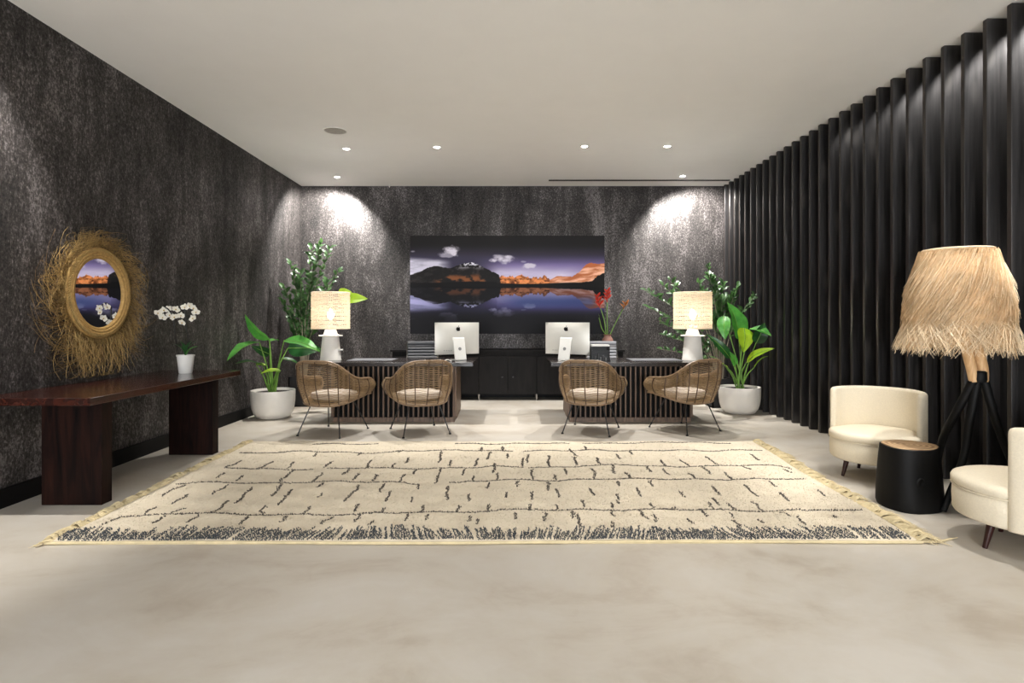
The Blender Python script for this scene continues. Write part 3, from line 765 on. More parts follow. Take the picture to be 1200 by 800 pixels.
leafy(pl, px_, py_, .34, [
    (316, 398, 287, 368, .18, 'leaf', .0, -.22, .2, (-.6, -1, .3)), (304, 401, 266, 423, .20, 'leaf', -.1, -.62, .15, (-.2, -.6, 1)),
    (316, 400, 327, 399, .10, 'leaf', .1, .3, .1, F2), (309, 429, 276, 426, .17, 'leaf_dark', .0, -.42, .1, F2),
    (300, 427, 314, 429, .07, 'leaf_lime', -.1, -.05, .1, F2), (329, 434, 305, 438, .10, 'leaf_lime', -.15, -.28, .1, F2),
    (333, 399, 376, 413, .23, 'leaf', -.05, -.1, .15, (.2, -.5, 1)), (337, 408, 377, 409, .25, 'leaf_dark', .12, .25, .1, F1),
    (330, 420, 352, 428, .10, 'leaf_dark', .1, .2, .1, F2), (316, 415, 294, 405, .13, 'leaf_dark', .1, -.1, .1, F1)])
px2, py2 = 3.285, 8.38
pr = planter('potted_plant', 'big-leaved green plant in a white bowl planter, in front of the black timber boards', px2, py2, .290, .38)
leafy(pr, px2, py2, .34, [
    (848, 370, 850, 398, .19, 'leaf', .0, -.1, .1, (-.5, -1, .2)), (866, 398, 852, 354, .30, 'leaf', .05, .1, .22, (.45, -1, .1)),
    (872, 384, 871, 413, .24, 'leaf_lime', -.1, -.22, .1, (.1, -1, .2)), (879, 385, 904, 394, .17, 'leaf', -.1, -.42, .12, (0, -.7, .8)),
    (875, 424, 908, 408, .15, 'leaf_lime', -.1, -.45, .12, (0, -.8, .7)), (884, 430, 901, 417, .10, 'leaf_lime', -.2, -.38, .12, F2),
    (856, 420, 828, 391, .13, 'leaf_dark', .0, .05, .18, F1), (852, 432, 828, 416, .05, 'leaf', -.05, -.12, .1, F2),
    (886, 402, 896, 378, .20, 'leaf_dark', -.2, -.25, .1, F1), (862, 428, 855, 412, .10, 'leaf', -.1, -.18, .1, F1),
    (852, 430, 843, 426, .06, 'leaf_lime', -.12, -.2, .1, F2)])

# tall shrubs in black planters
def shrub(label, bx, by, ph, tips, big=()):
    t = thing('potted_shrub', label, 'shrub', (bx, by, 0), 0, 'tall small-leaved shrubs in black planters')
    b = MB(); s = .17
    for sx, sy, dx, dy in ((-1, 0, .02, 2*s), (1, 0, .02, 2*s), (0, -1, 2*s, .02), (0, 1, 2*s, .02)): b.box((sx*(s-.01), sy*(s-.01), ph/2), (dx, dy, ph))
    b.box((0, 0, .01), (2*s, 2*s, .02)); b.build('planter', M['black_planter'], t)
    MB().box((0, 0, ph-.04), (2*s-.04, 2*s-.04, .03)).build('soil', M['soil'], t)
    V, Fs = MB(), None; o = Vector((bx, by, 0)); br = MB()
    for (px, py, dy, dens) in tips:
        T = at(px, py, by+dy)-o; R0 = Vector((random.uniform(-.04, .04), random.uniform(-.04, .04), ph-.05))
        mid = R0.lerp(T, .55); mid.x = mid.x*.55; mid.z += .08
        pts = spline([R0, mid, T], 16); br.tube(pts, [.011-.0006*i for i in range(16)], 5)
        for k in range(dens):
            s_ = .42+.58*(k+random.random())/dens; f_ = s_*15; i = min(int(f_), 14); p = Vector(pts[i]).lerp(Vector(pts[i+1]), f_-i)
            d = (Vector(pts[i+1])-Vector(pts[i])).normalized()
            a = random.uniform(0, 2*PI); sd = Vector((math.cos(a), .6*math.sin(a), random.uniform(-.3, .5)))
            dr = (d*.7+sd*.9).normalized(); L = random.uniform(.075, .13)
            vs, fs = leaf_blade(p, p+dr*L, L*.52, (random.uniform(-.4, .4), -.6, .8), .08, .12, 4, .8)
            V.add([Vector((min(max((v_+o).x, WL+.02), BX-.01)-o.x, v_.y, v_.z)) for v_ in vs], fs)
    br.build('branches', M['bark'], t, True)
    stuff(V.build('foliage', M['leaf_shrub'], t, True))
    for (bx2, by2, tx, ty, w_, mat) in big:
        vs, fs = leaf_blade(at(bx2, by2, by)-o, at(tx, ty, by)-o, w_, (0, -1, .2), .1, .12, 10, .7, .1)
        MB().add(vs, fs).build('leaf', M[mat], t, True)
    return t
shrub('tall small-leaved shrub in the left back corner behind the table lamp', -3.28, 9.12, .46,
      [(376, 284, 0, 46), (366, 290, .05, 34), (387, 290, -.05, 36), (341, 308, -.15, 40), (352, 318, -.1, 34), (398, 316, 0, 32), (350, 328, .1, 40), (333, 336, -.2, 32),
       (330, 350, -.25, 36), (338, 372, -.1, 32), (384, 330, .1, 44), (366, 322, -.1, 44), (372, 350, 0, 44), (350, 352, -.1, 46), (358, 366, .1, 46), (345, 384, -.1, 34), (380, 368, -.1, 40)],
      [(396, 345, 412, 342, .16, 'leaf_lime'), (400, 350, 431, 350, .17, 'leaf_lime'), (398, 354, 424, 348, .13, 'leaf')])
shrub('tall small-leaved shrub in the right back corner behind the table lamp', 3.22, 9.0, .44,
      [(757, 340, 0, 36), (776, 334, 0, 34), (784, 328, .1, 30), (756, 358, 0, 30), (772, 376, 0, 28), (768, 408, -.1, 14), (778, 392, 0, 40), (795, 388, .1, 40),
       (818, 330, 0, 30), (829, 312, 0, 36), (838, 326, 0, 40), (848, 330, .0, 40), (864, 334, -.15, 40), (884, 346, -.45, 40), (858, 346, -.1, 40), (846, 350, -.1, 40), (826, 340, .1, 34), (834, 400, .1, 40)])

# ------------------------------------------------------------------ console table, orchid, mirror
t = thing('console_table', 'long dark mahogany console table with slab legs along the left wall', 'table', (-3.2, 5.0, 0))
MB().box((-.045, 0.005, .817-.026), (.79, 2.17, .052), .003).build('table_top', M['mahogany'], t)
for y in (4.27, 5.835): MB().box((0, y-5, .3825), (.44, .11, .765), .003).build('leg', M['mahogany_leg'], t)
ox, oy = -3.235, 5.75; oz = .817
t = thing('potted_orchid', 'white orchid with two flower spikes in a white pot on the console table', 'orchid', (ox, oy, oz))
MB().lathe([(.056, 0), (.06, .005), (.078, .165), (.083, .168), (.083, .182), (.078, .182), (.074, .17), (.01, .165)], 32).build('pot', M['white_plastic'], t, True)
MB().lathe([(.074, .160), (.02, .172), (.001, .174)], 20).build('bark_mix', M['soil'], t, True)
for k in range(9):
    a = k*2.4; d = Vector((math.cos(a), math.sin(a), 0)); 
    vs, fs = leaf_blade(Vector((0, 0, .165)), Vector((0, 0, .165))+d*.12+Vector((0, 0, .10+.03*(k % 3))), .035, (0, 0, 1), .15, .2, 7)
    MB().add(vs, fs).build('leaf', M['leaf_dark'] if k % 3 else M['leaf'], t, True)
oo = Vector((ox, oy, oz))
def op(px, py, dy=0.0): return at(px, py, oy+dy)-oo
for (a_, b_, c_, e_) in (((208, 411), (205, 388), (203, 372), (188, 364)), ((221, 411), (219, 385), (217, 362), (229, 358))):
    MB().tube(spline([op(*a_), op(*b_), op(*c_), op((c_[0]+e_[0])/2, min(c_[1], e_[1])-3), op(*e_)], 24), .0068, 6).build('flower_spike', M['black_metal'], t, True)
MB().tube([op(206.5, 390), op(221, 389)], .0035, 6).build('clip', M['black_metal'], t, True)
MB().tube([op(208, 411), op(203, 372), op(200, 353)], .003, 6).build('support_stick', M['black_metal'], t, True)
fl0 = None
def flower_mesh():
    fb = MB()
    for k, (a, L, w_) in enumerate(((90, .040, .027), (210, .037, .026), (330, .037, .026), (12, .042, .040), (168, .042, .040))):
        d = Vector((math.cos(math.radians(a)), -.12, math.sin(math.radians(a))))
        vs, fs = leaf_blade(Vector((0, 0, 0)), d*L, w_, (0, -1, 0), -.10, .05, 6, .85); fb.add(vs, fs)
    return fb
for k, (px, py) in enumerate(((185, 367), (190.5, 372), (192, 363.5), (197.5, 362), (199, 369), (204, 371.5), (206, 362.5), (212, 370), (213.5, 378), (216.5, 360), (222, 358.5), (227, 361), (229.5, 366), (226, 373))):
    if fl0 is None: f = flower_mesh().build('flower', M['petal'], t, True); fl0 = f
    else: f = fl0.copy(); C.objects.link(f)
    p = op(px, py, random.uniform(-.05, .03)); f.location = p; f.rotation_euler = (random.uniform(-.3, .4), random.uniform(-.6, .6), random.uniform(-.2, .9))
    h = MB().tube([(0, 0, 0), (0, -.012, -.004)], [.007, .004], 6).build('flower_heart', M['orchid_heart'], f, True)

MYC, MZ = 5.07, 1.578
t = thing('wall_mirror', 'oval-looking round mirror with plaited frame and wild raffia fringe on the left wall', 'mirror', (WL, MYC, MZ))
MT = thing  # local: x out of the wall, y along the wall, z up
def circ(r, x, n=90): return [(x, r*math.cos(a), r*math.sin(a)) for a in np.linspace(0, 2*PI, n, endpoint=False)]
g = MB(); n = 64; g.add([(.055, .318*math.cos(a), .318*math.sin(a)) for a in np.linspace(0, 2*PI, n, endpoint=False)] + [(.05, .318*math.cos(a), .318*math.sin(a)) for a in np.linspace(0, 2*PI, n, endpoint=False)], [tuple(range(n)), tuple(range(n, 2*n))[::-1]] + [(i, n+i, n+(i+1) % n, (i+1) % n) for i in range(n)])
gl = g.build('glass', M['mirror'], t)
back = MB(); vs = []
for r, x in ((.40, .004), (.40, .045), (.30, .045), (.30, .004)): vs += [(x, r*math.cos(a), r*math.sin(a)) for a in np.linspace(0, 2*PI, 48, endpoint=False)]
back.add(vs, [(q*48+i, q*48+(i+1) % 48, ((q+1) % 4)*48+(i+1) % 48, ((q+1) % 4)*48+i) for q in range(4) for i in range(48)]).build('backing_ring', M['rope'], t)
for r, x, rr in ((.312, .062, .013), (.334, .070, .013), (.356, .072, .012), (.386, .060, .012)):
    MB().ring(circ(r, x), rr, 8).build('rope_ring', M['rope'], t, True)
pl_ = []
for s in range(3):                                     # plait
    pts = [( .070+.009*math.cos(a*40+s*2*PI/3), (.371+.011*math.sin(a*40+s*2*PI/3))*math.cos(a), (.371+.011*math.sin(a*40+s*2*PI/3))*math.sin(a)) for a in np.linspace(0, 2*PI, 480)]
    MB().tube(pts, .0055, 5, False).build('plait', M['raffia'], t, True)
N = 1500; K = 9
ang = rng.uniform(0, 2*PI, N); tuft = np.round(ang/(2*PI)*46)*(2*PI/46); ang = tuft+rng.normal(0, .055, N)
Ln = rng.uniform(.08, .22, N)*(1+.35*np.sin(ang*1.0+PI*1.15)*(np.sin(ang) < .3))*(1+.2*np.sin(tuft*7.3))
Ln *= np.where(np.sin(ang) < -.2, 1.25, 1.0)
swirl = rng.normal(-.25, .45, N)+.25*np.sin(tuft*5)
s = np.linspace(0, 1, K)[None]
rad = .398 + Ln[:, None]*s*(1-.12*s)
aa = ang[:, None] + swirl[:, None]*s**1.5*Ln[:, None]/.385
yy = rad*np.cos(aa); zz = rad*np.sin(aa) - (.16*Ln[:, None]**.5)*s**2.2*np.abs(rng.normal(.75, .5, N))[:, None]
curl = rng.normal(0, .045, (N, 1))*np.sin(s*rng.uniform(2, 7, (N, 1)))*s*1.6
yy += curl; zz += rng.normal(0, .035, (N, 1))*np.sin(s*rng.uniform(2, 6, (N, 1)))*s
xx = .022 + rng.uniform(0, .03, N)[:, None] + (rng.uniform(-.02, .12, (N, 1)))*s
xx = np.maximum(xx, .012); zz = np.maximum(zz, -.715)
P = np.stack([xx, yy, zz], -1)
stuff(strands(P[:1050], .0021, 'raffia_fringe', M['raffia'], t)); stuff(strands(P[1050:], .0022, 'raffia_underlayer', M['raffia_dark'], t))

# ------------------------------------------------------------------ rug
RZ = .022
FL, FR, BR, BL = (-2.77, 3.475), (2.46, 3.50), (2.63, 6.34), (-2.84, 6.34)
t = thing('area_rug', 'large cream shaggy rug with dark broken lines and straw fringes', 'rug', (0, 5, 0))
def rugp(u, v):
    a = np.array(FL)*(1-u)[..., None]+np.array(FR)*u[..., None]; b = np.array(BL)*(1-u)[..., None]+np.array(BR)*u[..., None]
    p = a*(1-v)[..., None]+b*v[..., None]
    p[..., 0] += .012*np.sin(v*9)*(u > .5); p[..., 1] += .010*np.sin(u*11)*(1-v); return p
def rugz(x, y): return .004*np.sin(x*5+y*3)+.004*np.sin(x*13-y*9)+.003*np.sin(y*27+x*5)
nu, nv = 260, 140
u, v = np.meshgrid(np.linspace(0, 1, nu), np.linspace(0, 1, nv)); P2 = rugp(u, v)
edge = np.minimum(np.minimum(u*5.3, (1-u)*5.3), np.minimum(v, 1-v)*2.85)
Z = RZ*np.clip(edge/.02, .2, 1)**.5 + rugz(P2[..., 0], P2[..., 1])*np.clip(edge/.05, 0, 1) + rng.normal(0, .0012, u.shape)*(edge > .02)
V = np.stack([P2[..., 0], P2[..., 1]-5, Z], -1).reshape(-1, 3)
ii = np.arange(nv-1)[:, None]*nu+np.arange(nu-1)[None]; Fq = np.stack([ii, ii+1, ii+nu+1, ii+nu], -1).reshape(-1, 4)
bt = V.copy(); bt[:, 2] = .001
raw('pile_ground', V, Fq, M['rug'], t, True)
sk = MB(); rim = [(FL), (FR), (BR), (BL)]
sk.prism([(p[0], p[1]-5) for p in rim], .001, .008); sk.build('backing', M['fringe'], t)
def tufts(P, D, name, mat, h=.012, wd=.0045):
    # small tapered blades of wool: P [N,3] root, D [N,3] lean direction
    N = len(P); D = D/np.linalg.norm(D, axis=1, keepdims=True); S = np.cross(D, rng.normal(0, 1, (N, 3))); S /= np.linalg.norm(S, axis=1, keepdims=True)
    T = np.cross(D, S); hh = (h*rng.uniform(.7, 1.3, N))[:, None]
    ring = [P+S*wd, P-S*wd*.5+T*wd*.87, P-S*wd*.5-T*wd*.87]; mid = [q+D*hh*.6 for q in ring]; tip = P+D*hh
    V = np.stack(ring+mid+[tip], 1).reshape(-1, 3); b = (np.arange(N)*7)[:, None]
    T3 = np.array([[0,1,4],[0,4,3],[1,2,5],[1,5,4],[2,0,3],[2,3,5],[3,4,6],[4,5,6],[5,3,6]])
    return raw(name, V, (b[:, :, None]+T3[None]).reshape(-1, 3), mat, t, True)
N = 60000
uu, vv = rng.uniform(.004, .996, N), rng.beta(.85, 1.5, N)*.98+.01; p2 = rugp(uu, vv)
P3 = np.stack([p2[:, 0], p2[:, 1]-5, RZ-.004+rugz(p2[:, 0], p2[:, 1])], -1); D = np.stack([rng.normal(0, .6, N), rng.normal(-.5, .5, N), np.full(N, .55)], -1)
stuff(tufts(P3, D, 'wool_pile', M['rug'], .013, .0032))
def rl(px, py):
    Y = F*(CH-RZ)/(py-CY); return np.array(((px-CX)*Y/F, Y))
dark = []
def mark(p0, p1, wd=.008, den=1.0, jit=.008):
    p0, p1 = np.array(p0), np.array(p1); L = np.linalg.norm(p1-p0); n = max(3, int(L/.007*den))
    s = np.linspace(0, 1, n); q = p0[None]*(1-s)[:, None]+p1[None]*s[:, None]
    pr = np.array([-(p1-p0)[1], (p1-p0)[0]])/max(L, 1e-6); wob = np.cumsum(rng.normal(0, .0022, n)); wob -= np.linspace(0, wob[-1], n)
    q += pr[None]*(wob+rng.normal(0, wd*.5, n))[:, None]; dark.append(q)
A = lambda x, y: rl(x/3, 490+y/3); B = lambda x, y: rl(400+x/3, 490+y/3); Cc = lambda x, y: rl(780+x/3, 490+y/3)
lines = [
    [A(360, 375), A(425, 342), A(800, 340), A(1200, 340), B(130, 336), B(300, 330), B(520, 326), B(840, 323), B(1140, 321), Cc(110, 322), Cc(330, 329), Cc(470, 322), Cc(690, 325)],
    [A(620, 231), A(760, 229), A(1000, 225), A(1200, 225), B(60, 227), B(220, 226), B(270, 232)], [B(380, 226), B(500, 223), B(840, 216), B(1140, 215), Cc(200, 215), Cc(400, 215), Cc(490, 217)],
    [A(790, 178), A(1100, 180)], [A(1150, 178), B(0, 178), B(500, 175), B(640, 171)], [B(660, 174), B(800, 170), B(1100, 170), Cc(0, 169), Cc(400, 170), Cc(440, 178)],
    [A(840, 122), A(1000, 120), A(1200, 122), B(200, 117), B(600, 115)], [B(640, 116), B(1140, 114), Cc(180, 115), Cc(340, 112)],
    [B(-100, 91), B(130, 91)], [B(400, 90), B(800, 90)], [B(850, 88), Cc(230, 86)]]
for ln in lines:
    for a_, b_ in zip(ln[:-1], ln[1:]): mark(a_, b_, .006, 1.1)
dashA = [(508,337,548,312),(535,367,578,343),(605,335,650,318),(655,370,700,345),(745,335,805,290),(848,372,872,347),(925,335,918,322),(918,322,935,310),(990,365,1010,345),(1070,335,1092,312),(1130,372,1170,345),(568,275,655,235),(607,302,663,268),(745,270,805,235),(830,300,885,245),(955,275,990,228),(985,222,1035,180),(975,303,1000,285),(1000,285,1030,250),(1118,275,1132,262),(1115,245,1135,230),(830,220,850,205),(910,175,960,150),(1010,175,1035,155),(760,210,790,192),(1095,225,1135,195),(1140,175,1165,152),(1105,135,1115,122),(790,178,850,150)]
dashB = [(10,295,60,235),(5,200,25,180),(38,220,60,200),(110,220,120,200),(205,222,225,195),(45,330,58,303),(45,365,70,340),(95,375,110,360),(145,335,150,320),(137,262,150,235),(155,297,175,258),(245,297,252,280),(270,248,272,232),(280,330,290,308),(222,362,235,340),(298,360,305,342),(330,225,350,178),(340,155,350,122),(228,158,235,138),(180,172,188,160),(255,195,265,180),(372,285,375,240),(380,170,385,150),(425,200,432,180),(408,328,415,308),(445,362,450,340),(447,292,450,265),(463,220,465,205),(475,372,482,355),(468,170,480,145),(510,145,525,120),(532,195,540,160),(512,325,518,300),(515,250,517,228),(548,215,550,195),(565,115,567,100),(583,138,585,122),(578,278,580,262),(612,352,614,335),(620,242,622,225),(638,165,640,140),(655,155,657,128),(660,325,662,305),(670,215,672,180),(670,290,672,262),(712,360,715,332),(735,170,728,130),(730,258,727,225),(755,215,750,197),(765,278,755,250),(755,320,758,305),(790,195,783,175),(810,355,812,332),(838,385,822,342),(828,165,815,140),(828,135,802,108),(855,315,845,288),(888,272,870,245),(888,212,880,178),(860,112,855,98),(915,165,900,140),(960,195,953,168),(960,388,953,365),(962,345,950,330),(958,315,947,298),(975,297,967,268),(980,238,970,222),(978,145,965,128),(1015,215,998,192),(1022,128,1012,116),(1055,272,1038,245),(1075,357,1050,325),(1100,317,1085,298),(1110,365,1095,340),(1095,238,1083,222),(1090,192,1075,172),(1138,168,1122,145),(90,175,105,150),(60,130,70,120),(200,120,215,115),(492,115,495,100)]
dashC = [(80,165,50,145),(70,278,48,262),(105,215,80,192),(100,370,75,352),(145,345,125,320),(155,195,130,170),(180,165,140,135),(190,272,165,240),(190,308,160,280),(165,315,150,297),(235,215,205,190),(240,322,215,305),(262,380,235,357),(240,350,225,335),(325,275,275,235),(300,180,270,170),(345,327,300,295),(345,368,325,355),(435,290,400,258),(495,375,460,350),(440,350,400,332),(385,238,365,222),(440,190,420,180),(560,270,535,255),(600,350,590,340),(330,150,300,125),(10,200,-10,180),(15,320,35,312)]
for fn, ds in ((A, dashA), (B, dashB), (Cc, dashC)):
    for (a0, b0_, a1, b1_) in ds: mark(fn(a0, b0_), fn(a1, b1_), .009, 1.3)
Q = np.concatenate(dark); n = len(Q)
P3 = np.stack([Q[:, 0], Q[:, 1]-5, RZ-.001+rugz(Q[:, 0], Q[:, 1])], -1)
stuff(tufts(P3, np.stack([rng.normal(0, .5, n), rng.normal(-.2, .5, n), np.full(n, .7)], -1), 'dark_wool_lines', M['rug_dark'], .013, .0042))
Q = []
for x in np.arange(-2.73, 2.41, .0125):                # the dark band at the front edge
    Ls = rng.uniform(.10, .22); n = int(Ls/.0085); 
    if rng.random() < .08: continue
    s = np.linspace(0, 1, n); lean = -.0+.0*x + .05*np.sin(x*3)
    Q.append(np.stack([x+lean*s+rng.normal(0, .0022, n)+np.full(n, rng.normal(0, .003)), 3.495+(x+2.77)*.0045+s*Ls], 1))
Q = np.concatenate(Q); n = len(Q); P3 = np.stack([Q[:, 0], Q[:, 1]-5, RZ-.002+rugz(Q[:, 0], Q[:, 1])], -1)
stuff(tufts(P3, np.stack([rng.normal(0, .4, n), rng.normal(-.3, .4, n), np.full(n, .7)], -1), 'slate_wool_band', M['rug_blue'], .015, .0036))
for side in (0, 1):                                    # fringes along both short sides
    nt, per = 84, 16; N = nt*per; tid = np.repeat(np.arange(nt), per); tuf = (tid+.5)/nt+rng.normal(0, .0018, nt)[tid]; vv = np.clip(tuf+rng.normal(0, .0034, N), 0, 1)
    e = rugp(np.full(N, float(side)), vv); sg = 1 if side else -1
    K = 9; s = np.linspace(0, 1, K)[None]; L = ((.7 if side == 0 else 1)*rng.uniform(.095, .165, nt)[tid]*rng.uniform(.7, 1.15, N))[:, None]
    ln = (rng.normal(0, .42, nt)[tid]+rng.normal(0, .24, N))[:, None]; tw = rng.uniform(0, 6, nt)[tid][:, None]; hb = rng.uniform(.008, .034, nt)[tid][:, None]
    X = e[:, 0:1]+sg*(L*s*(1-.25*np.abs(ln)))-sg*.012+.006*np.cos(s*14+tw)*s; Yv = e[:, 1:2]-5+L*ln*s**1.4+.010*np.sin(s*11+tw)*s+rng.normal(0, .006, (N, 1))*s
    Zf = .014+hb*np.sin(PI*np.minimum(s*1.1, 1))+rng.uniform(0, .006, (N, 1))-.008*s
    stuff(strands(np.stack([X, Yv, np.maximum(Zf, .004)], -1), .0036, 'fringe', M['fringe'], t, 4))
mb = MB(); mb.tube([(x, 3.475+(x+2.77)*.0048-5+.010*math.sin((x+2.77)/5.23*11), .010) for x in np.linspace(-2.80, 2.47, 80)], .009, 6); mb.build('bound_edge', M['fringe'], t, True)
mb = MB(); mb.tube(spline([(2.44, 3.50-5, .012), (2.56, 3.50-5, .010), (2.66, 3.54-5, .008), (2.74, 3.57-5, .008)], 14), [.008]*7+[.006]*4+[.003]*3, 6); mb.build('loose_cord', M['fringe'], t, True)

# ------------------------------------------------------------------ armchairs, stump, floor lamp
def make_tub(label):
    t = thing('armchair', label, 'armchair', (0,0,0), 0, 'cream tub armchairs')
    # faces +x; back arc opposite
    R, th = .375, .062; z0, z1 = .168, .755
    def arc_shell(a0, a1, ro, ri, za, zb, bev, n=40):
        sec = []
        for k in range(5): a = PI/2*k/4; sec.append((ro-bev+bev*math.sin(a)*1.0 if False else ro-bev*(1-math.cos(PI/2-a)), zb-bev*(1-math.sin(PI/2-a))))
        # cross-section loop: outer bottom, outer top round, inner top round, inner bottom
        loop = [(ro, za+.01), (ro, zb-bev)] + [(ro-bev+bev*math.cos(a), zb-bev+bev*math.sin(a)) for a in (PI/6, PI/3, PI/2)] + [(ri+bev-bev*math.sin(a), zb-bev+bev*math.cos(a)) for a in (PI/6, PI/3, PI/2)] + [(ri, za+.01), (ri+.01, za), (ro-.01, za)]
        m_ = len(loop); vs = []; cr = sum(p[0] for p in loop)/m_; cz = (za+zb)/2
        ts = [0, .006, .02, .05] + list(np.linspace(.08, .92, n)) + [.95, .98, .994, 1]
        for q in ts:
            a = a0+(a1-a0)*q; e = min(q, 1-q); k = min(1, e/.05); k = math.sqrt(max(0, 1-(1-k)**2)); k = .35+.65*k
            kz = 1-.0*(1-k)
            for (r, z) in loop:
                rr = cr+(r-cr)*k; zz = za+(z-za)*(1-.045*(1-k)/.65); vs.append((rr*math.cos(a), rr*math.sin(a), zz))
        N = len(ts); fs = [(i*m_+j, i*m_+(j+1) % m_, (i+1)*m_+(j+1) % m_, (i+1)*m_+j) for i in range(N-1) for j in range(m_)]
        fs += [tuple(range(m_))[::-1], tuple((N-1)*m_+j for j in range(m_))]
        return MB().add(vs, [f[::-1] for f in fs])
    arc_shell(math.radians(77), math.radians(283), R, R-th, z0, z1, .028).build('backrest', M['cream'], t, True)
    def wob(a, z): return 1.0
    body = MB(); n = 48
    def ell(a):                                        # front bulges to the full radius, back sits inside the shell
        c = math.cos(a); k = .5+.5*math.tanh((c-.16)*14); return (R-th+.001)*(1-k)+(R-.006+.045*c*c)*k
    def disc(profile, name, mat, sc=1.0):
        vs = []; 
        for f_, z in profile:
            for j in range(n): a = 2*PI*j/n; r = ell(a)*f_; vs.append((r*math.cos(a), r*math.sin(a), z))
        K = len(profile); fs = [(i*n+j, i*n+(j+1) % n, (i+1)*n+(j+1) % n, (i+1)*n+j) for i in range(K-1) for j in range(n)] + [tuple(range(n))[::-1], tuple((K-1)*n+j for j in range(n))]
        return MB().add(vs, fs).build(name, mat, t, True)
    disc([(.93, .168), (.965, .175), (.985, .19), (.992, .26), (.985, .325), (.965, .334), (.9, .338)], 'seat_base', M['cream'])
    disc([(.9, .334), (.975, .338), (1.005, .352), (1.005, .378), (.985, .395), (.93, .405), (.8, .412), (.5, .42), (.05, .423)], 'seat_cushion', M['cream'])
    MB().ring([(ell(a)*.995*math.cos(a), ell(a)*.995*math.sin(a), .337) for a in np.linspace(0, 2*PI, 60, endpoint=False)], .004, 6).build('piping', M['cream'], t, True)
    for a in (45, 135, 225, 315):
        a = math.radians(a); d = Vector((math.cos(a), math.sin(a), 0))
        MB().tube([d*.25+Vector((0, 0, .18)), d*.295], [.026, .013], 12).build('leg', M['dark_leg'], t, True)
    return t
ta = make_tub('cream tub armchair beyond the black stump, backed against the timber boards')
tb = dup(ta, (3.085, 3.40, 0), math.radians(130), 'cream tub armchair at the right edge of the view, nearest the camera')
ta.scale = (.96, .96, .985); ta.location = (3.135, 4.99, 0); ta.rotation_euler = (0, 0, math.radians(222))

t = thing('stump_table', 'black tree stump side table with pale wood top between the armchairs', 'side table', (2.885, 4.215, 0))
def wob(a, z): return 1+.045*math.sin(a*2+.6)+.035*math.sin(a*3+1.9)+.02*math.sin(a*5+z*3)
MB().lathe([(.205, 0), (.214, .03), (.212, .12), (.205, .22), (.197, .32), (.190, .40), (.186, .432), (.180, .437)], 56, wob=wob).build('trunk', M['stump'], t, True)
MB().lathe([(.177, .436), (.174, .442), (.02, .442)], 56, wob=wob).build('top', M['stump_top'], t, True)
kn = MB().lathe([(.034, 0), (.026, .008), (.014, .004), (.004, .001)], 16).build('knot', M['stump'], t, True); kn.location = (-.06, -.203, .22); kn.rotation_euler = (PI/2, 0, .2)

LX, LYY = 3.20, 4.13
t = thing('floor_lamp', 'floor lamp with shaggy straw shade and forked driftwood stem on black legs', 'floor lamp', (LX, LYY, 0))
o0 = Vector((LX, LYY, 0))
def lp(px, py, dy=0.0): return at(px, py, LYY+dy)-o0
hub = lp(1147, 444)
def leg(pts, rr): return MB().tube(spline(pts, 20), [rr[0]+(rr[1]-rr[0])*i/19 for i in range(20)], 10)
hub_l, hub_r = lp(1142, 440), lp(1152, 440)
feet = [(lp(1141, 446), lp(1118, 488, .08), lp(1103, 520, .2), Vector((3.27, 4.50, .0))-o0),
        (lp(1145, 446), lp(1135, 500, -.02), lp(1128, 540, -.04), Vector((3.0, 4.04, .0))-o0),
        (lp(1153, 446), lp(1166, 490, -.02), lp(1181, 530, -.04), Vector((3.56, 3.95, .0))-o0)]
for f_ in feet:
    f_ = [p if i < 3 else p+Vector((0, 0, .018)) for i, p in enumerate(f_)]
    leg(f_, (.030, .022)).build('leg', M['stump'], t, True)
leg([lp(1141, 447), lp(1138, 430), lp(1132, 405), lp(1127, 378), lp(1126, 340)], (.030, .040)).build('forked_stem', M['driftwood'], t, True)
st2 = leg([lp(1152, 447), lp(1151, 430), lp(1144, 408), lp(1134, 385), lp(1128, 345)], (.034, .040)).build('forked_stem', M['driftwood'], t, True)
MB().lathe([(.045, -.02), (.05, 0), (.048, .05), (.04, .06)], 16, hub).build('collar', M['stump'], t, True)
top = lp(1122, 293); topr = .205; SX, SZ = top.x, top.z
skz = lp(1123, 398).z
MB().lathe([(topr-.012, SZ-.005), (.232, SZ-.12), (.258, SZ-.26), (.272, SZ-.40), (.268, SZ-.44), (.26, SZ-.44), (.255, SZ-.4), (topr-.025, SZ-.02)], 40, (SX, 0, 0), cap=False).build('shade_lining', M['shade_straw'], t, True)
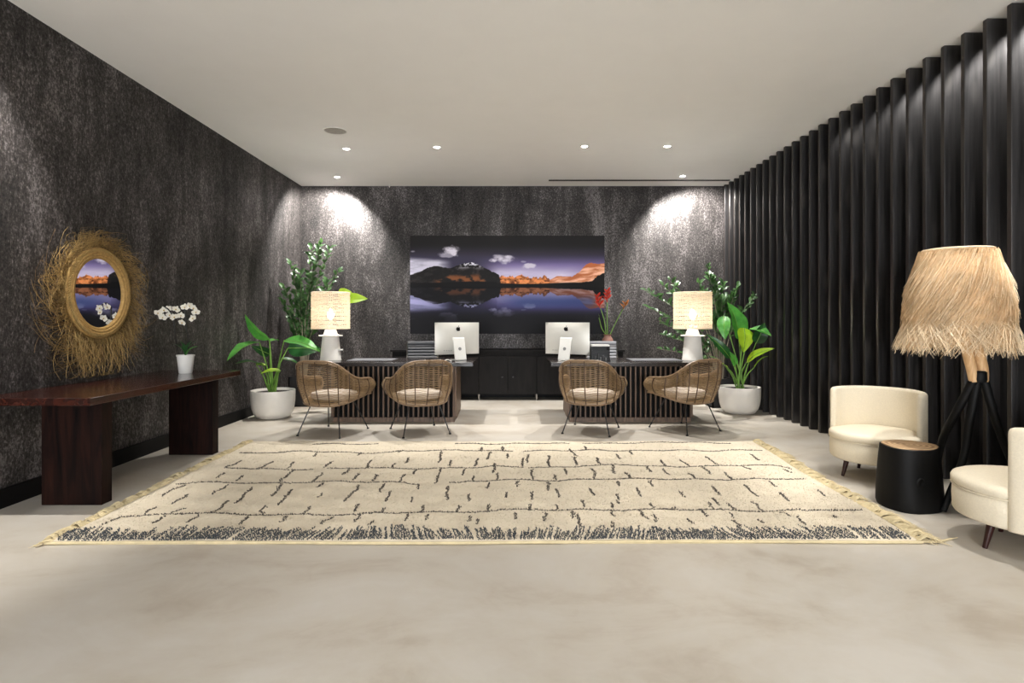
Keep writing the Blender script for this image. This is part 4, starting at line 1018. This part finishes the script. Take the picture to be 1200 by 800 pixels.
MB().ring([(SX+topr*math.cos(a), topr*math.sin(a), SZ) for a in np.linspace(0, 2*PI, 48, endpoint=False)], .008, 6).build('shade_ring', M['shade_straw_pale'], t, True)
MB().tube([(SX-.26, 0, SZ-.33), (SX+.26, 0, SZ-.33)], .006, 6).tube([(SX, -.26, SZ-.33), (SX, .26, SZ-.33)], .006, 6).build('shade_spider', M['black_metal'], t)
def straw(N, z_top, z_bot, r_top, r_bot, name, mat, flare, seed, rr=.0026, sweep=.5):
    r_ = np.random.default_rng(seed); K = 8; s = np.linspace(0, 1, K)[None]
    a = r_.uniform(0, 2*PI, N)[:, None]; st = r_.uniform(0, 1, N)[:, None]
    z0 = z_top+(z_bot-z_top)*st*.75; L = r_.uniform(.22, .40, N)[:, None]
    tt = lambda z: np.clip((z_top-z)/(z_top-z_bot), 0, 1.6)
    z = z0-L*s; rad = r_top+(r_bot-r_top)*np.sin(np.clip(tt(z), 0, 1)*PI/2)
    rad = rad+.012+flare*(s**1.5)*r_.uniform(-.1, 1, (N, 1))+r_.uniform(0, .012, (N, 1))
    aa = a+(sweep+r_.normal(0, .18, (N, 1)))*s*L/.4
    P = np.stack([SX+rad*np.cos(aa), rad*np.sin(aa), z], -1)
    return stuff(strands(P, rr, name, mat, t))
straw(4200, SZ, SZ-.50, topr, .285, 'straw_layer', M['shade_straw'], .035, 11, .0026, -.75)
straw(1500, SZ-.01, SZ-.35, topr, .262, 'straw_pale_strands', M['shade_straw_pale'], .06, 12, .0022, -.6)  # paler straws scattered through the layer
r_ = np.random.default_rng(5); N = 2300; K = 7; s = np.linspace(0, 1, K)[None]; a = r_.uniform(0, 2*PI, N)[:, None]; a = a*.35+.65*np.round(a*7)/7; L = r_.uniform(.12, .30, N)[:, None]
aa = a+r_.normal(0, .42, (N, 1))*s; rad = .275+r_.uniform(0, .02, (N, 1))+(L*.34*r_.uniform(-.5, 1.2, (N, 1)))*s; z = SZ-.44-L*s-.0*a
stuff(strands(np.stack([SX+rad*np.cos(aa), rad*np.sin(aa), z+r_.uniform(-.02, .02, (N, 1))], -1), .0028, 'straw_fringe', M['shade_straw_pale'], t))
